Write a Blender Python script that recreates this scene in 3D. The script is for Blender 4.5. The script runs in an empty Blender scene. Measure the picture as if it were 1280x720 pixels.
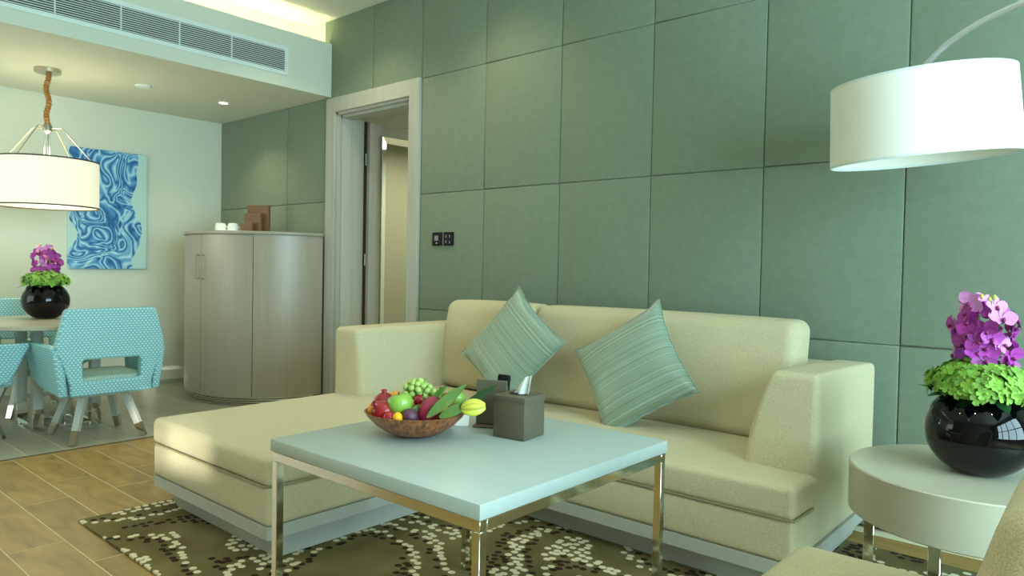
import bpy, bmesh, math, random
from mathutils import Vector, Matrix, noise
random.seed(7)
PI = math.pi
S = bpy.context.scene
COL = S.collection

# ------------------------------------------------------------------ camera
cam_d = bpy.data.cameras.new('camera'); cam = bpy.data.objects.new('camera', cam_d); COL.objects.link(cam)
cam_d.sensor_width = 36.0; cam_d.lens = 894.0 / 1280.0 * 36.0; cam_d.clip_start = 0.05
cx_ = Vector((0.7554419, 0.6549296, 0.01935851)); cz_ = Vector((-0.65442351, 0.75565158, -0.0268433))
cy_ = Vector((-0.03220876, 0.00760989, 0.99945219))
cam.matrix_world = Matrix(((cx_.x, cy_.x, -cz_.x, 0.0), (cx_.y, cy_.y, -cz_.y, -3.5), (cx_.z, cy_.z, -cz_.z, 1.148), (0, 0, 0, 1)))
S.camera = cam

# ------------------------------------------------------------------ world, sun, window light, exposure
W = bpy.data.worlds.new('sky'); S.world = W; W.use_nodes = True
wn = W.node_tree.nodes; wl = W.node_tree.links
bg = wn['Background']; sky = wn.new('ShaderNodeTexSky'); sky.sky_type = 'HOSEK_WILKIE'; sky.turbidity = 3.0
sky.sun_direction = (0.85, -0.35, 0.4)
wl.new(sky.outputs[0], bg.inputs[0]); bg.inputs[1].default_value = 1.2

def light(name, kind, loc, energy, color, **kw):
    d = bpy.data.lights.new(name, kind); d.energy = energy; d.color = color
    rot = kw.pop('rot', None); tgt = kw.pop('aim', None)
    for k, v in kw.items(): setattr(d, k, v)
    o = bpy.data.objects.new(name, d); o.location = loc; COL.objects.link(o)
    if tgt is not None: o.rotation_euler = Vector(tgt).to_track_quat('-Z', 'Y').to_euler()
    elif rot: o.rotation_euler = rot
    return o
SUN_DIR = Vector((-0.919, 0.383, -0.083))
light('sun', 'SUN', (6, -6, 3), 9.0, (1.0, 0.97, 0.86), aim=SUN_DIR, angle=math.radians(0.9))
light('window_daylight', 'AREA', (2.565, -2.3, 1.6), 275.0, (0.60, 0.91, 1.0), aim=(-1, 0, 0), shape='RECTANGLE', size=3.5, size_y=2.3)
light('dining_window_daylight', 'AREA', (-5.9, -5.1, 1.45), 26.0, (0.86, 1.0, 0.90), aim=(0, 1, 0), shape='RECTANGLE', size=1.9, size_y=2.0)
S.view_settings.view_transform = 'Standard'; S.view_settings.look = 'None'
S.view_settings.gamma = 1.0; S.view_settings.use_curve_mapping = False
S.view_settings.exposure = 0.60

# ------------------------------------------------------------------ materials
def srgb(r, g, b):
    f = lambda c: (c / 255 / 12.92) if c / 255 <= 0.04045 else ((c / 255 + 0.055) / 1.055) ** 2.4
    return (f(r), f(g), f(b), 1.0)
MATS = {}
def mat(name, color, rough=0.6, metal=0.0, nscale=None, namt=0.12, bump=0.0, bscale=300.0, coat=0.0, sheen=0.0,
        stretch=(1, 1, 1), emis=None, estr=0.0, rand=0.0, spec=0.5, trans=0.0, subsurf=0.0, detail=4.0):
    m = bpy.data.materials.new(name); m.use_nodes = True; nt = m.node_tree; n = nt.nodes; l = nt.links
    b = n['Principled BSDF']; b.inputs['Base Color'].default_value = color
    b.inputs['Roughness'].default_value = rough; b.inputs['Metallic'].default_value = metal
    b.inputs['Specular IOR Level'].default_value = spec
    b.inputs['Coat Weight'].default_value = coat; b.inputs['Sheen Weight'].default_value = sheen
    b.inputs['Transmission Weight'].default_value = trans
    if subsurf: b.inputs['Subsurface Weight'].default_value = subsurf; b.inputs['Subsurface Scale'].default_value = 0.01
    tc = n.new('ShaderNodeTexCoord'); mp = n.new('ShaderNodeMapping'); mp.inputs['Scale'].default_value = stretch
    l.new(tc.outputs['Object'], mp.inputs['Vector'])
    last = None
    if nscale:
        t = n.new('ShaderNodeTexNoise'); t.inputs['Scale'].default_value = nscale; t.inputs['Detail'].default_value = detail
        l.new(mp.outputs[0], t.inputs['Vector'])
        mr = n.new('ShaderNodeMapRange'); mr.inputs[1].default_value = 0.3; mr.inputs[2].default_value = 0.7
        mr.inputs[3].default_value = 1 - namt; mr.inputs[4].default_value = 1 + namt
        l.new(t.outputs['Fac'], mr.inputs[0])
        h = n.new('ShaderNodeHueSaturation'); h.inputs['Color'].default_value = color
        l.new(mr.outputs[0], h.inputs['Value']); l.new(h.outputs[0], b.inputs['Base Color']); last = h
    if rand:
        oi = n.new('ShaderNodeObjectInfo'); mr2 = n.new('ShaderNodeMapRange')
        mr2.inputs[3].default_value = 1 - rand; mr2.inputs[4].default_value = 1 + rand
        l.new(oi.outputs['Random'], mr2.inputs[0])
        h2 = n.new('ShaderNodeHueSaturation'); h2.inputs['Color'].default_value = color
        if last: l.new(last.outputs[0], h2.inputs['Color'])
        l.new(mr2.outputs[0], h2.inputs['Value']); l.new(h2.outputs[0], b.inputs['Base Color'])
    if bump:
        t = n.new('ShaderNodeTexNoise'); t.inputs['Scale'].default_value = bscale; t.inputs['Detail'].default_value = 2
        l.new(mp.outputs[0], t.inputs['Vector'])
        bp = n.new('ShaderNodeBump'); bp.inputs['Strength'].default_value = bump; bp.inputs['Distance'].default_value = 0.002
        l.new(t.outputs['Fac'], bp.inputs['Height']); l.new(bp.outputs[0], b.inputs['Normal'])
    if emis:
        b.inputs['Emission Color'].default_value = emis; b.inputs['Emission Strength'].default_value = estr
    MATS[name] = m
    return m
def ramp(nt, stops):
    r = nt.nodes.new('ShaderNodeValToRGB'); e = r.color_ramp.elements
    e[0].position, e[0].color = stops[0]; e[1].position, e[1].color = stops[1]
    for p, c in stops[2:]:
        x = e.new(p); x.color = c
    return r

M_white = mat('white_paint', srgb(206, 212, 196), 0.85, nscale=3, namt=0.02)
M_ceil = mat('ceiling_paint', srgb(222, 222, 210), 0.9)
M_wallfab = mat('green_wall_fabric', srgb(116, 130, 110), 0.95, nscale=22, namt=0.06, bump=0.3, bscale=450, sheen=0.15)
M_wallback = mat('dark_green_backing', srgb(74, 90, 72), 0.95)
M_wood = mat('grey_wood_veneer', srgb(170, 172, 162), 0.5, nscale=14, namt=0.06, stretch=(1, 1, 0.06), spec=0.4)
M_cab = mat('cabinet_veneer', srgb(160, 154, 138), 0.34, nscale=30, namt=0.05, stretch=(1, 1, 0.04), spec=0.5)
M_chrome = mat('chrome', srgb(222, 220, 210), 0.08, 1.0)
M_nickel = mat('brushed_nickel', srgb(190, 186, 170), 0.3, 1.0)
M_sofa = mat('cream_woven_fabric', srgb(200, 190, 154), 0.92, nscale=330, namt=0.17, bump=0.9, bscale=480, sheen=0.1, detail=1)
M_piping = mat('cream_piping', srgb(150, 140, 104), 0.9)
M_plinth = mat('grey_plinth_laminate', srgb(176, 178, 168), 0.45, nscale=8, namt=0.03, stretch=(0.1, 1, 1))
M_table = mat('pale_table_veneer', srgb(172, 186, 182), 0.32, nscale=30, namt=0.025, stretch=(0.05, 1, 1))
M_sidewood = mat('side_table_veneer', srgb(184, 180, 160), 0.3, nscale=40, namt=0.03, stretch=(0.1, 0.1, 1))
M_vase = mat('black_glazed_ceramic', srgb(4, 5, 7), 0.03, spec=0.35)
M_black = mat('black_plastic', srgb(12, 12, 14), 0.5, spec=0.2)
M_grey = mat('grey_detail', srgb(120, 122, 124), 0.4)
M_leather = mat('brown_grey_leather', srgb(92, 86, 70), 0.45, nscale=60, namt=0.06, bump=0.2, bscale=200)
M_brown = mat('brown_leatherette', srgb(120, 84, 58), 0.5, nscale=10, namt=0.05)
M_tissue = mat('tissue_paper', srgb(240, 246, 244), 0.9)
M_china = mat('white_china', srgb(250, 250, 244), 0.25)
M_shade = mat('linen_lamp_shade', srgb(238, 238, 228), 0.9, nscale=200, namt=0.01)
M_shadein = mat('shade_lining', srgb(232, 228, 220), 0.8)
M_pshade = mat('glowing_pendant_shade', srgb(230, 224, 202), 0.8, emis=srgb(255, 244, 214), estr=0.34)
M_diff = mat('pendant_diffuser', srgb(236, 230, 200), 0.6, emis=srgb(255, 240, 190), estr=0.5)
M_rim = mat('dark_rim', srgb(60, 58, 50), 0.5)
M_rope = mat('orange_fabric_cord_cover', srgb(160, 112, 60), 0.85, nscale=60, namt=0.2, bump=0.5, bscale=120)
M_led = mat('led_disc', (1, 1, 1, 1), 0.5, emis=(1.0, 0.96, 0.84, 1), estr=14.0)
M_cove = mat('cove_led_strip', (1, 1, 1, 1), 0.5, emis=(1.0, 0.90, 0.58, 1), estr=20.0)
M_ventw = mat('white_vent_metal', srgb(214, 226, 222), 0.5)
M_dark = mat('vent_gap_shade', srgb(22, 28, 26), 0.9)
M_chairleg = mat('grey_lacquered_wood', srgb(178, 184, 176), 0.35)
M_floorpl = mat('grey_floor_plank', srgb(160, 158, 138), 0.42, nscale=6, namt=0.10, stretch=(0.25, 3, 1), rand=0.06)
M_grout = mat('pale_grout', srgb(214, 204, 168), 0.9)
M_trimdark = mat('dark_floor_trim', srgb(84, 80, 66), 0.5)
M_leaf = mat('green_leaf', srgb(126, 164, 88), 0.45, nscale=20, namt=0.15)
M_darkleaf = mat('dark_green_leaf', srgb(44, 96, 48), 0.4)
M_stem = mat('pale_green_stem', srgb(120, 160, 90), 0.5)
M_orchid = mat('magenta_orchid_petal', srgb(166, 54, 158), 0.55, nscale=25, namt=0.25, rand=0.25, subsurf=0.1)
M_orchidc = mat('dark_orchid_lip', srgb(130, 24, 100), 0.5)
M_bud = mat('yellow_green_bud', srgb(190, 190, 90), 0.5)
M_hyd = mat('lime_hydrangea_floret', srgb(118, 164, 58), 0.7, nscale=30, namt=0.15, rand=0.35)
M_pink = mat('pink_orchid_petal', srgb(204, 130, 190), 0.55, nscale=25, namt=0.15, rand=0.1)
M_green_apple = mat('green_apple_skin', srgb(136, 178, 72), 0.28, nscale=8, namt=0.1, coat=0.3)
M_pom = mat('red_pomegranate_skin', srgb(150, 20, 30), 0.3, nscale=6, namt=0.35, coat=0.3)
M_redap = mat('red_plum_skin', srgb(166, 24, 44), 0.25, nscale=6, namt=0.25, coat=0.4)
M_orange = mat('orange_peel', srgb(240, 150, 24), 0.4, bump=0.5, bscale=150)
M_kumquat = mat('yellow_orange_peel', srgb(240, 176, 16), 0.35)
M_passion = mat('purple_passion_fruit_skin', srgb(88, 50, 72), 0.5, nscale=40, namt=0.4)
M_dragon = mat('pink_dragon_fruit_skin', srgb(160, 46, 76), 0.5, nscale=6, namt=0.25)
M_kiwi = mat('brown_kiwi_skin', srgb(140, 108, 54), 0.8, nscale=60, namt=0.15)
M_grape = mat('green_grape_skin', srgb(166, 196, 106), 0.25, rand=0.12, subsurf=0.2)
M_star = mat('yellow_star_fruit_skin', srgb(206, 204, 74), 0.4, nscale=12, namt=0.12, coat=0.3)
M_banana = mat('green_banana_skin', srgb(110, 160, 70), 0.45, nscale=14, namt=0.15)
M_stalk = mat('brown_stalk', srgb(60, 40, 26), 0.8)
M_mirror = mat('mirror_silver', srgb(225, 225, 220), 0.02, 1.0)
M_blocker = mat('pale_sun_blocker', srgb(150, 160, 168), 0.8)
M_frame = mat('window_frame_metal', srgb(60, 64, 66), 0.4, 0.6)

def wood_bowl():
    m = mat('walnut_bowl_wood', srgb(110, 66, 40), 0.4, coat=0.15); nt = m.node_tree; n = nt.nodes; l = nt.links
    tc = n.new('ShaderNodeTexCoord'); mp = n.new('ShaderNodeMapping'); mp.inputs['Scale'].default_value = (1, 1, 0.06)
    w = n.new('ShaderNodeTexNoise'); w.inputs['Scale'].default_value = 75; w.inputs['Distortion'].default_value = 0.2; w.inputs['Detail'].default_value = 5
    r = ramp(nt, [(0.3, srgb(84, 44, 26)), (0.72, srgb(180, 116, 70)), (0.5, srgb(140, 82, 48))])
    l.new(tc.outputs['Object'], mp.inputs[0]); l.new(mp.outputs[0], w.inputs[0]); l.new(w.outputs['Fac'], r.inputs[0]); l.new(r.outputs[0], n['Principled BSDF'].inputs['Base Color'])
    return m
M_bowl = wood_bowl()

def tile_mat():
    m = mat('wood_look_floor_tile', srgb(170, 146, 96), 0.4); nt = m.node_tree; n = nt.nodes; l = nt.links
    tc = n.new('ShaderNodeTexCoord'); oi = n.new('ShaderNodeObjectInfo')
    vm = n.new('ShaderNodeVectorMath'); vm.operation = 'ADD'
    cb = n.new('ShaderNodeCombineXYZ'); ml = n.new('ShaderNodeMath'); ml.operation = 'MULTIPLY'; ml.inputs[1].default_value = 40
    l.new(oi.outputs['Random'], ml.inputs[0]); l.new(ml.outputs[0], cb.inputs[0]); l.new(ml.outputs[0], cb.inputs[2])
    l.new(tc.outputs['Object'], vm.inputs[0]); l.new(cb.outputs[0], vm.inputs[1])
    mp = n.new('ShaderNodeMapping'); mp.inputs['Scale'].default_value = (1.3, 5, 1)
    l.new(vm.outputs[0], mp.inputs[0])
    t = n.new('ShaderNodeTexNoise'); t.inputs['Scale'].default_value = 2.2; t.inputs['Detail'].default_value = 6; t.inputs['Distortion'].default_value = 1.2
    l.new(mp.outputs[0], t.inputs[0])
    r = ramp(nt, [(0.22, srgb(112, 84, 42)), (0.78, srgb(178, 144, 84)), (0.38, srgb(146, 116, 60)), (0.6, srgb(164, 132, 74))])
    l.new(t.outputs['Fac'], r.inputs[0])
    mr = n.new('ShaderNodeMapRange'); mr.inputs[3].default_value = 0.88; mr.inputs[4].default_value = 1.1
    l.new(oi.outputs['Random'], mr.inputs[0])
    h = n.new('ShaderNodeHueSaturation'); l.new(r.outputs[0], h.inputs['Color']); l.new(mr.outputs[0], h.inputs['Value'])
    l.new(h.outputs[0], n['Principled BSDF'].inputs['Base Color'])
    return m
M_tile = tile_mat()

def rug_mat():
    m = mat('olive_rug_with_pebble_dots', srgb(100, 94, 62), 0.95, bump=0.6, bscale=260, spec=0.1); nt = m.node_tree; n = nt.nodes; l = nt.links
    tc = n.new('ShaderNodeTexCoord')
    mp = n.new('ShaderNodeMapping'); mp.inputs['Scale'].default_value = (1.2, 1.35, 1)
    l.new(tc.outputs['Object'], mp.inputs[0])
    v = n.new('ShaderNodeTexVoronoi'); v.voronoi_dimensions = '2D'; v.inputs['Scale'].default_value = 22.0; v.inputs['Randomness'].default_value = 0.6
    l.new(mp.outputs[0], v.inputs['Vector'])
    # colour chosen once for each cell from its centre
    t = n.new('ShaderNodeTexNoise'); t.noise_dimensions = '2D'; t.inputs['Scale'].default_value = 1.25; t.inputs['Detail'].default_value = 0.0; t.inputs['Distortion'].default_value = 0.7
    l.new(v.outputs['Position'], t.inputs['Vector'])
    def M(op, a, b=None):
        q = n.new('ShaderNodeMath'); q.operation = op
        for i, s in enumerate((a, b)):
            if s is None: continue
            if isinstance(s, (int, float)): q.inputs[i].default_value = s
            else: l.new(s, q.inputs[i])
        return q.outputs[0]
    ph = M('FRACT', M('MULTIPLY', t.outputs['Fac'], 5.0))
    cream = M('LESS_THAN', ph, 0.32)
    brown = M('MULTIPLY', M('GREATER_THAN', ph, 0.32), M('LESS_THAN', ph, 0.58))
    dot = M('LESS_THAN', v.outputs['Distance'], 0.40)
    nb = n.new('ShaderNodeTexNoise'); nb.inputs['Scale'].default_value = 4; l.new(tc.outputs['Object'], nb.inputs[0])
    base = ramp(nt, [(0.3, srgb(92, 84, 54)), (0.7, srgb(118, 110, 74))]); l.new(nb.outputs['Fac'], base.inputs[0])
    m1 = n.new('ShaderNodeMix'); m1.data_type = 'RGBA'; l.new(M('MULTIPLY', cream, dot), m1.inputs[0]); l.new(base.outputs[0], m1.inputs[6]); m1.inputs[7].default_value = srgb(214, 206, 176)
    m2 = n.new('ShaderNodeMix'); m2.data_type = 'RGBA'; l.new(M('MULTIPLY', brown, dot), m2.inputs[0]); l.new(m1.outputs[2], m2.inputs[6]); m2.inputs[7].default_value = srgb(52, 38, 28)
    l.new(m2.outputs[2], n['Principled BSDF'].inputs['Base Color'])
    return m
M_rug = rug_mat()

def stripe_mat():
    m = mat('teal_striped_satin', srgb(132, 158, 140), 0.38, sheen=0.3); nt = m.node_tree; n = nt.nodes; l = nt.links
    tc = n.new('ShaderNodeTexCoord'); sp = n.new('ShaderNodeSeparateXYZ'); l.new(tc.outputs['Object'], sp.inputs[0])
    t = n.new('ShaderNodeTexNoise'); t.noise_dimensions = '1D'; t.inputs['Scale'].default_value = 95; t.inputs['Detail'].default_value = 2
    l.new(sp.outputs['Y'], t.inputs['W'])
    r = ramp(nt, [(0.36, srgb(124, 136, 112)), (0.70, srgb(150, 174, 156)), (0.46, srgb(132, 150, 128)), (0.56, srgb(130, 154, 138))])
    l.new(t.outputs['Fac'], r.inputs[0]); l.new(r.outputs[0], n['Principled BSDF'].inputs['Base Color'])
    bp = n.new('ShaderNodeBump'); bp.inputs['Strength'].default_value = 0.3; bp.inputs['Distance'].default_value = 0.001
    l.new(t.outputs['Fac'], bp.inputs['Height']); l.new(bp.outputs[0], n['Principled BSDF'].inputs['Normal'])
    return m
M_pillow = stripe_mat()

def dotted_mat():
    m = mat('turquoise_dotted_vinyl', srgb(112, 176, 182), 0.4); nt = m.node_tree; n = nt.nodes; l = nt.links
    tc = n.new('ShaderNodeTexCoord'); sp = n.new('ShaderNodeSeparateXYZ'); l.new(tc.outputs['Object'], sp.inputs[0])
    def M(op, a, b=None, c=None):
        q = n.new('ShaderNodeMath'); q.operation = op
        for i, s in enumerate((a, b, c)):
            if s is None: continue
            if isinstance(s, (int, float)): q.inputs[i].default_value = s
            else: l.new(s, q.inputs[i])
        return q.outputs[0]
    row = M('FLOOR', M('MULTIPLY', sp.outputs['Z'], 66.0))
    fz = M('FRACT', M('MULTIPLY', sp.outputs['Z'], 66.0))
    s = M('ADD', M('MULTIPLY', M('ADD', sp.outputs['X'], sp.outputs['Y']), 44.0), M('MULTIPLY', row, 0.5))
    fx = M('FRACT', s)
    on = M('MULTIPLY', M('MULTIPLY', M('GREATER_THAN', fz, 0.25), M('LESS_THAN', fz, 0.85)), M('LESS_THAN', fx, 0.55))
    mx = n.new('ShaderNodeMix'); mx.data_type = 'RGBA'; l.new(on, mx.inputs[0])
    mx.inputs[6].default_value = srgb(116, 178, 188); mx.inputs[7].default_value = srgb(182, 220, 222)
    l.new(mx.outputs[2], n['Principled BSDF'].inputs['Base Color'])
    return m
M_chair = dotted_mat()
def seat_mat():
    m = mat('striped_seat_fabric', srgb(150, 190, 186), 0.6); nt = m.node_tree; n = nt.nodes; l = nt.links
    tc = n.new('ShaderNodeTexCoord'); w = n.new('ShaderNodeTexWave'); w.inputs['Scale'].default_value = 22; w.bands_direction = 'X'
    l.new(tc.outputs['Object'], w.inputs[0])
    r = ramp(nt, [(0.35, srgb(126, 170, 166)), (0.65, srgb(196, 214, 200))]); l.new(w.outputs['Fac'], r.inputs[0])
    l.new(r.outputs[0], n['Principled BSDF'].inputs['Base Color']); return m
M_seat = seat_mat()

def paint_mat():
    m = mat('blue_swirled_paint', srgb(70, 130, 180), 0.35); nt = m.node_tree; n = nt.nodes; l = nt.links
    tc = n.new('ShaderNodeTexCoord')
    t0 = n.new('ShaderNodeTexNoise'); t0.inputs['Scale'].default_value = 2.3; t0.inputs['Detail'].default_value = 1.0
    l.new(tc.outputs['Object'], t0.inputs[0])
    sc = n.new('ShaderNodeVectorMath'); sc.operation = 'MULTIPLY_ADD'; sc.inputs[1].default_value = (1.5, 1.5, 1.5)
    l.new(t0.outputs['Color'], sc.inputs[0]); l.new(tc.outputs['Object'], sc.inputs[2])
    t = n.new('ShaderNodeTexNoise'); t.inputs['Scale'].default_value = 1.5; t.inputs['Detail'].default_value = 2.2; t.inputs['Distortion'].default_value = 1.5
    l.new(sc.outputs[0], t.inputs[0])
    mu = n.new('ShaderNodeMath'); mu.operation = 'MULTIPLY'; mu.inputs[1].default_value = 9.0; l.new(t.outputs['Fac'], mu.inputs[0])
    fr = n.new('ShaderNodeMath'); fr.operation = 'PINGPONG'; fr.inputs[1].default_value = 0.5; l.new(mu.outputs[0], fr.inputs[0])
    r = ramp(nt, [(0.0, srgb(26, 70, 122)), (0.5, srgb(184, 218, 228)), (0.08, srgb(44, 108, 166)), (0.24, srgb(76, 144, 196)), (0.36, srgb(120, 180, 214))])
    l.new(fr.outputs[0], r.inputs[0])
    # bare canvas along the sides: a painted outline that wanders
    sp = n.new('ShaderNodeSeparateXYZ'); l.new(tc.outputs['Object'], sp.inputs[0])
    t2 = n.new('ShaderNodeTexNoise'); t2.inputs['Scale'].default_value = 5.5; t2.inputs['Detail'].default_value = 0.5; l.new(tc.outputs['Object'], t2.inputs[0])
    def M(op, a, b=None):
        q = n.new('ShaderNodeMath'); q.operation = op
        for i, s in enumerate((a, b)):
            if s is None: continue
            if isinstance(s, (int, float)): q.inputs[i].default_value = s
            else: l.new(s, q.inputs[i])
        return q.outputs[0]
    edge = M('ADD', M('ABSOLUTE', M('ADD', sp.outputs['Y'], 0.025)), M('MULTIPLY', M('SUBTRACT', t2.outputs['Fac'], 0.5), 0.20))
    out = M('GREATER_THAN', edge, 0.255)
    mx = n.new('ShaderNodeMix'); mx.data_type = 'RGBA'; l.new(out, mx.inputs[0]); l.new(r.outputs[0], mx.inputs[6]); mx.inputs[7].default_value = srgb(180, 212, 208)
    l.new(mx.outputs[2], n['Principled BSDF'].inputs['Base Color'])
    return m
M_paint = paint_mat()
def glass_mat():
    m = bpy.data.materials.new('window_glass'); m.use_nodes = True; nt = m.node_tree; n = nt.nodes; l = nt.links
    n.remove(n['Principled BSDF']); a = n.new('ShaderNodeBsdfTransparent'); g = n.new('ShaderNodeBsdfGlossy'); g.inputs['Roughness'].default_value = 0.02
    mx = n.new('ShaderNodeMixShader'); mx.inputs[0].default_value = 0.08; l.new(a.outputs[0], mx.inputs[1]); l.new(g.outputs[0], mx.inputs[2])
    l.new(mx.outputs[0], n['Material Output'].inputs[0]); return m
M_glass = glass_mat()

# ------------------------------------------------------------------ mesh helpers
def link_mesh(name, bm, m, parent=None, smooth=True, angle=40, wn=False):
    me = bpy.data.meshes.new(name); bm.normal_update(); bm.to_mesh(me); bm.free()
    if isinstance(m, (list, tuple)):
        for q in m: me.materials.append(q)
    else: me.materials.append(m)
    o = bpy.data.objects.new(name, me); COL.objects.link(o)
    if smooth:
        for p in me.polygons: p.use_smooth = True
        me.set_sharp_from_angle(angle=math.radians(angle))
        if wn:
            w_ = o.modifiers.new('weighted_normals', 'WEIGHTED_NORMAL'); w_.keep_sharp = True; w_.weight = 60
    if parent: o.parent = parent
    return o
def merge(dst, src, mtx=None):
    tmp = bpy.data.meshes.new('tmp'); src.to_mesh(tmp); src.free()
    if mtx is not None: tmp.transform(mtx)
    dst.from_mesh(tmp); bpy.data.meshes.remove(tmp)
def box(x0, x1, y0, y1, z0, z1, bev=0.0, seg=2):
    bm = bmesh.new(); bmesh.ops.create_cube(bm, size=1.0)
    for v in bm.verts:
        v.co = Vector((x0 + (v.co.x + .5) * (x1 - x0), y0 + (v.co.y + .5) * (y1 - y0), z0 + (v.co.z + .5) * (z1 - z0)))
    if bev: bmesh.ops.bevel(bm, geom=bm.edges[:], offset=bev, segments=seg, profile=0.5, affect='EDGES')
    return bm
def addbox(bm, *a, **k): merge(bm, box(*a, **k))
def soft(x0, x1, y0, y1, z0, z1, r=0.03, puff=(0, 0, 0), n=14, warp=None):
    """rounded, slightly crowned upholstery block"""
    bm = bmesh.new(); bmesh.ops.create_cube(bm, size=2.0)
    bmesh.ops.subdivide_edges(bm, edges=bm.edges[:], cuts=n, use_grid_fill=True)
    hx, hy, hz = (x1 - x0) / 2, (y1 - y0) / 2, (z1 - z0) / 2; c = Vector(((x0 + x1) / 2, (y0 + y1) / 2, (z0 + z1) / 2))
    kk = min((abs((2 * j - (n + 1)) / (n + 1)) for j in range(n + 2)), key=lambda q_: abs(q_ - .6))
    def redis(t, h):   # crowd the grid lines into the rounded margins
        s = 1 if t >= 0 else -1; a = abs(t); k = kk
        rr = min(r * 1.02 / h, 0.95)
        return s * (a / k * (1 - rr) if a < k - 1e-6 else (1 - rr) + (a - k) / (1 - k) * rr)
    for v in bm.verts:
        u = [redis(v.co[i], (hx, hy, hz)[i]) for i in range(3)]
        p = Vector((u[0] * hx, u[1] * hy, u[2] * hz))
        q = Vector((max(-hx + r, min(hx - r, p.x)), max(-hy + r, min(hy - r, p.y)), max(-hz + r, min(hz - r, p.z))))
        d = p - q
        if d.length > 1e-6:
            L = max(abs(d.x), abs(d.y), abs(d.z)); d = d.normalized() * min(r, L * 1.0)
            # keep faces flat, round only margins
        p = q + d
        f = [(1 - u[i] * u[i]) for i in range(3)]
        p.x += (1 if u[0] > 0 else -1) * puff[0] * f[1] * f[2] * abs(u[0])
        p.y += (1 if u[1] > 0 else -1) * puff[1] * f[0] * f[2] * abs(u[1])
        p.z += (1 if u[2] > 0 else -1) * puff[2] * f[0] * f[1] * abs(u[2])
        p = p + c
        v.co = warp(p) if warp else p
    return bm
def prism(pts, axis, a0, a1, bev=0.0, seg=2):
    """extrude a closed 2D outline along an axis (0 x,1 y,2 z)"""
    bm = bmesh.new()
    def P(p, a):
        if axis == 0: return (a, p[0], p[1])
        if axis == 1: return (p[0], a, p[1])
        return (p[0], p[1], a)
    f0 = bm.faces.new([bm.verts.new(P(p, a0)) for p in pts]); f1 = bm.faces.new([bm.verts.new(P(p, a1)) for p in reversed(pts)])
    n = len(pts); A = list(f0.verts); B = list(reversed(f1.verts))
    for i in range(n): bm.faces.new((A[(i + 1) % n], A[i], B[i], B[(i + 1) % n]))
    bmesh.ops.recalc_face_normals(bm, faces=bm.faces[:])
    if bev: bmesh.ops.bevel(bm, geom=bm.edges[:], offset=bev, segments=seg, profile=0.5, affect='EDGES')
    return bm
def lathe(prof, seg=48, c=(0, 0, 0), cap=True, sx=1, sy=1):
    bm = bmesh.new(); rings = []
    for r, z in prof:
        rings.append([bm.verts.new((c[0] + sx * r * math.cos(2 * PI * i / seg), c[1] + sy * r * math.sin(2 * PI * i / seg), c[2] + z)) for i in range(seg)])
    for a, b in zip(rings, rings[1:]):
        for i in range(seg): bm.faces.new((a[i], a[(i + 1) % seg], b[(i + 1) % seg], b[i]))
    if cap:
        bm.faces.new(list(reversed(rings[0]))); bm.faces.new(rings[-1])
    bmesh.ops.recalc_face_normals(bm, faces=bm.faces[:])
    return bm
def tube(pts, r, seg=10, caps=True, square=False):
    bm = bmesh.new(); pts = [Vector(p) for p in pts]; rings = []; N = len(pts)
    rs = r if isinstance(r, (list, tuple)) else [r] * N
    up = Vector((0, 0, 1)) if abs((pts[-1] - pts[0]).normalized().z) < 0.95 else Vector((0, 1, 0))
    s_prev = None
    for i, p in enumerate(pts):
        t = (pts[min(i + 1, N - 1)] - pts[max(i - 1, 0)]).normalized()
        s = (s_prev - t * s_prev.dot(t)).normalized() if s_prev is not None else t.cross(up).normalized()
        s_prev = s; q = t.cross(s)
        k = 4 if square else seg
        rings.append([bm.verts.new(p + (s * math.cos(2 * PI * (j + .5) / k) + q * math.sin(2 * PI * (j + .5) / k)) * rs[i] * (1.4142 if square else 1)) for j in range(k)])
    k = len(rings[0])
    for a, b in zip(rings, rings[1:]):
        for j in range(k): bm.faces.new((a[j], a[(j + 1) % k], b[(j + 1) % k], b[j]))
    if caps:
        bm.faces.new(list(reversed(rings[0]))); bm.faces.new(rings[-1])
    bmesh.ops.recalc_face_normals(bm, faces=bm.faces[:])
    return bm
def ball(r, c=(0, 0, 0), s=(1, 1, 1), sub=3, bumpy=0.0):
    bm = bmesh.new(); bmesh.ops.create_icosphere(bm, subdivisions=sub, radius=r)
    for v in bm.verts:
        if bumpy: v.co *= 1 + bumpy * noise.noise(v.co * 40)
        v.co = Vector((v.co.x * s[0] + c[0], v.co.y * s[1] + c[1], v.co.z * s[2] + c[2]))
    return bm
def empty(name, loc=(0, 0, 0), rotz=0):
    o = bpy.data.objects.new(name, None); COL.objects.link(o); o.location = loc; o.rotation_euler = (0, 0, rotz); o.empty_display_size = 0.1
    return o
def tag(o, label, cat, group=None, kind=None):
    o['label'] = label; o['category'] = cat
    if group: o['group'] = group
    if kind: o['kind'] = kind
    return o
def struct(name, bm, m, parent=None, smooth=False, **k):
    o = link_mesh(name, bm, m, parent, smooth, **k)
    if parent is None: o['kind'] = 'structure'
    return o
def dup(o, parent=None):
    c = o.copy(); COL.objects.link(c); c.parent = parent
    for ch in list(o.children): dup(ch, c)
    return c
def inst(name, mesh, parent, loc=(0, 0, 0), mtx=None):
    o = bpy.data.objects.new(name, mesh); COL.objects.link(o); o.parent = parent
    if mtx is not None: o.matrix_local = mtx
    else: o.location = loc
    return o
def move_mesh(o, d):
    o.data.transform(Matrix.Translation(d))

# ================================================================== ROOM
XL, XR, YF, H = -6.9, 2.6, -5.2, 3.17
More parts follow.
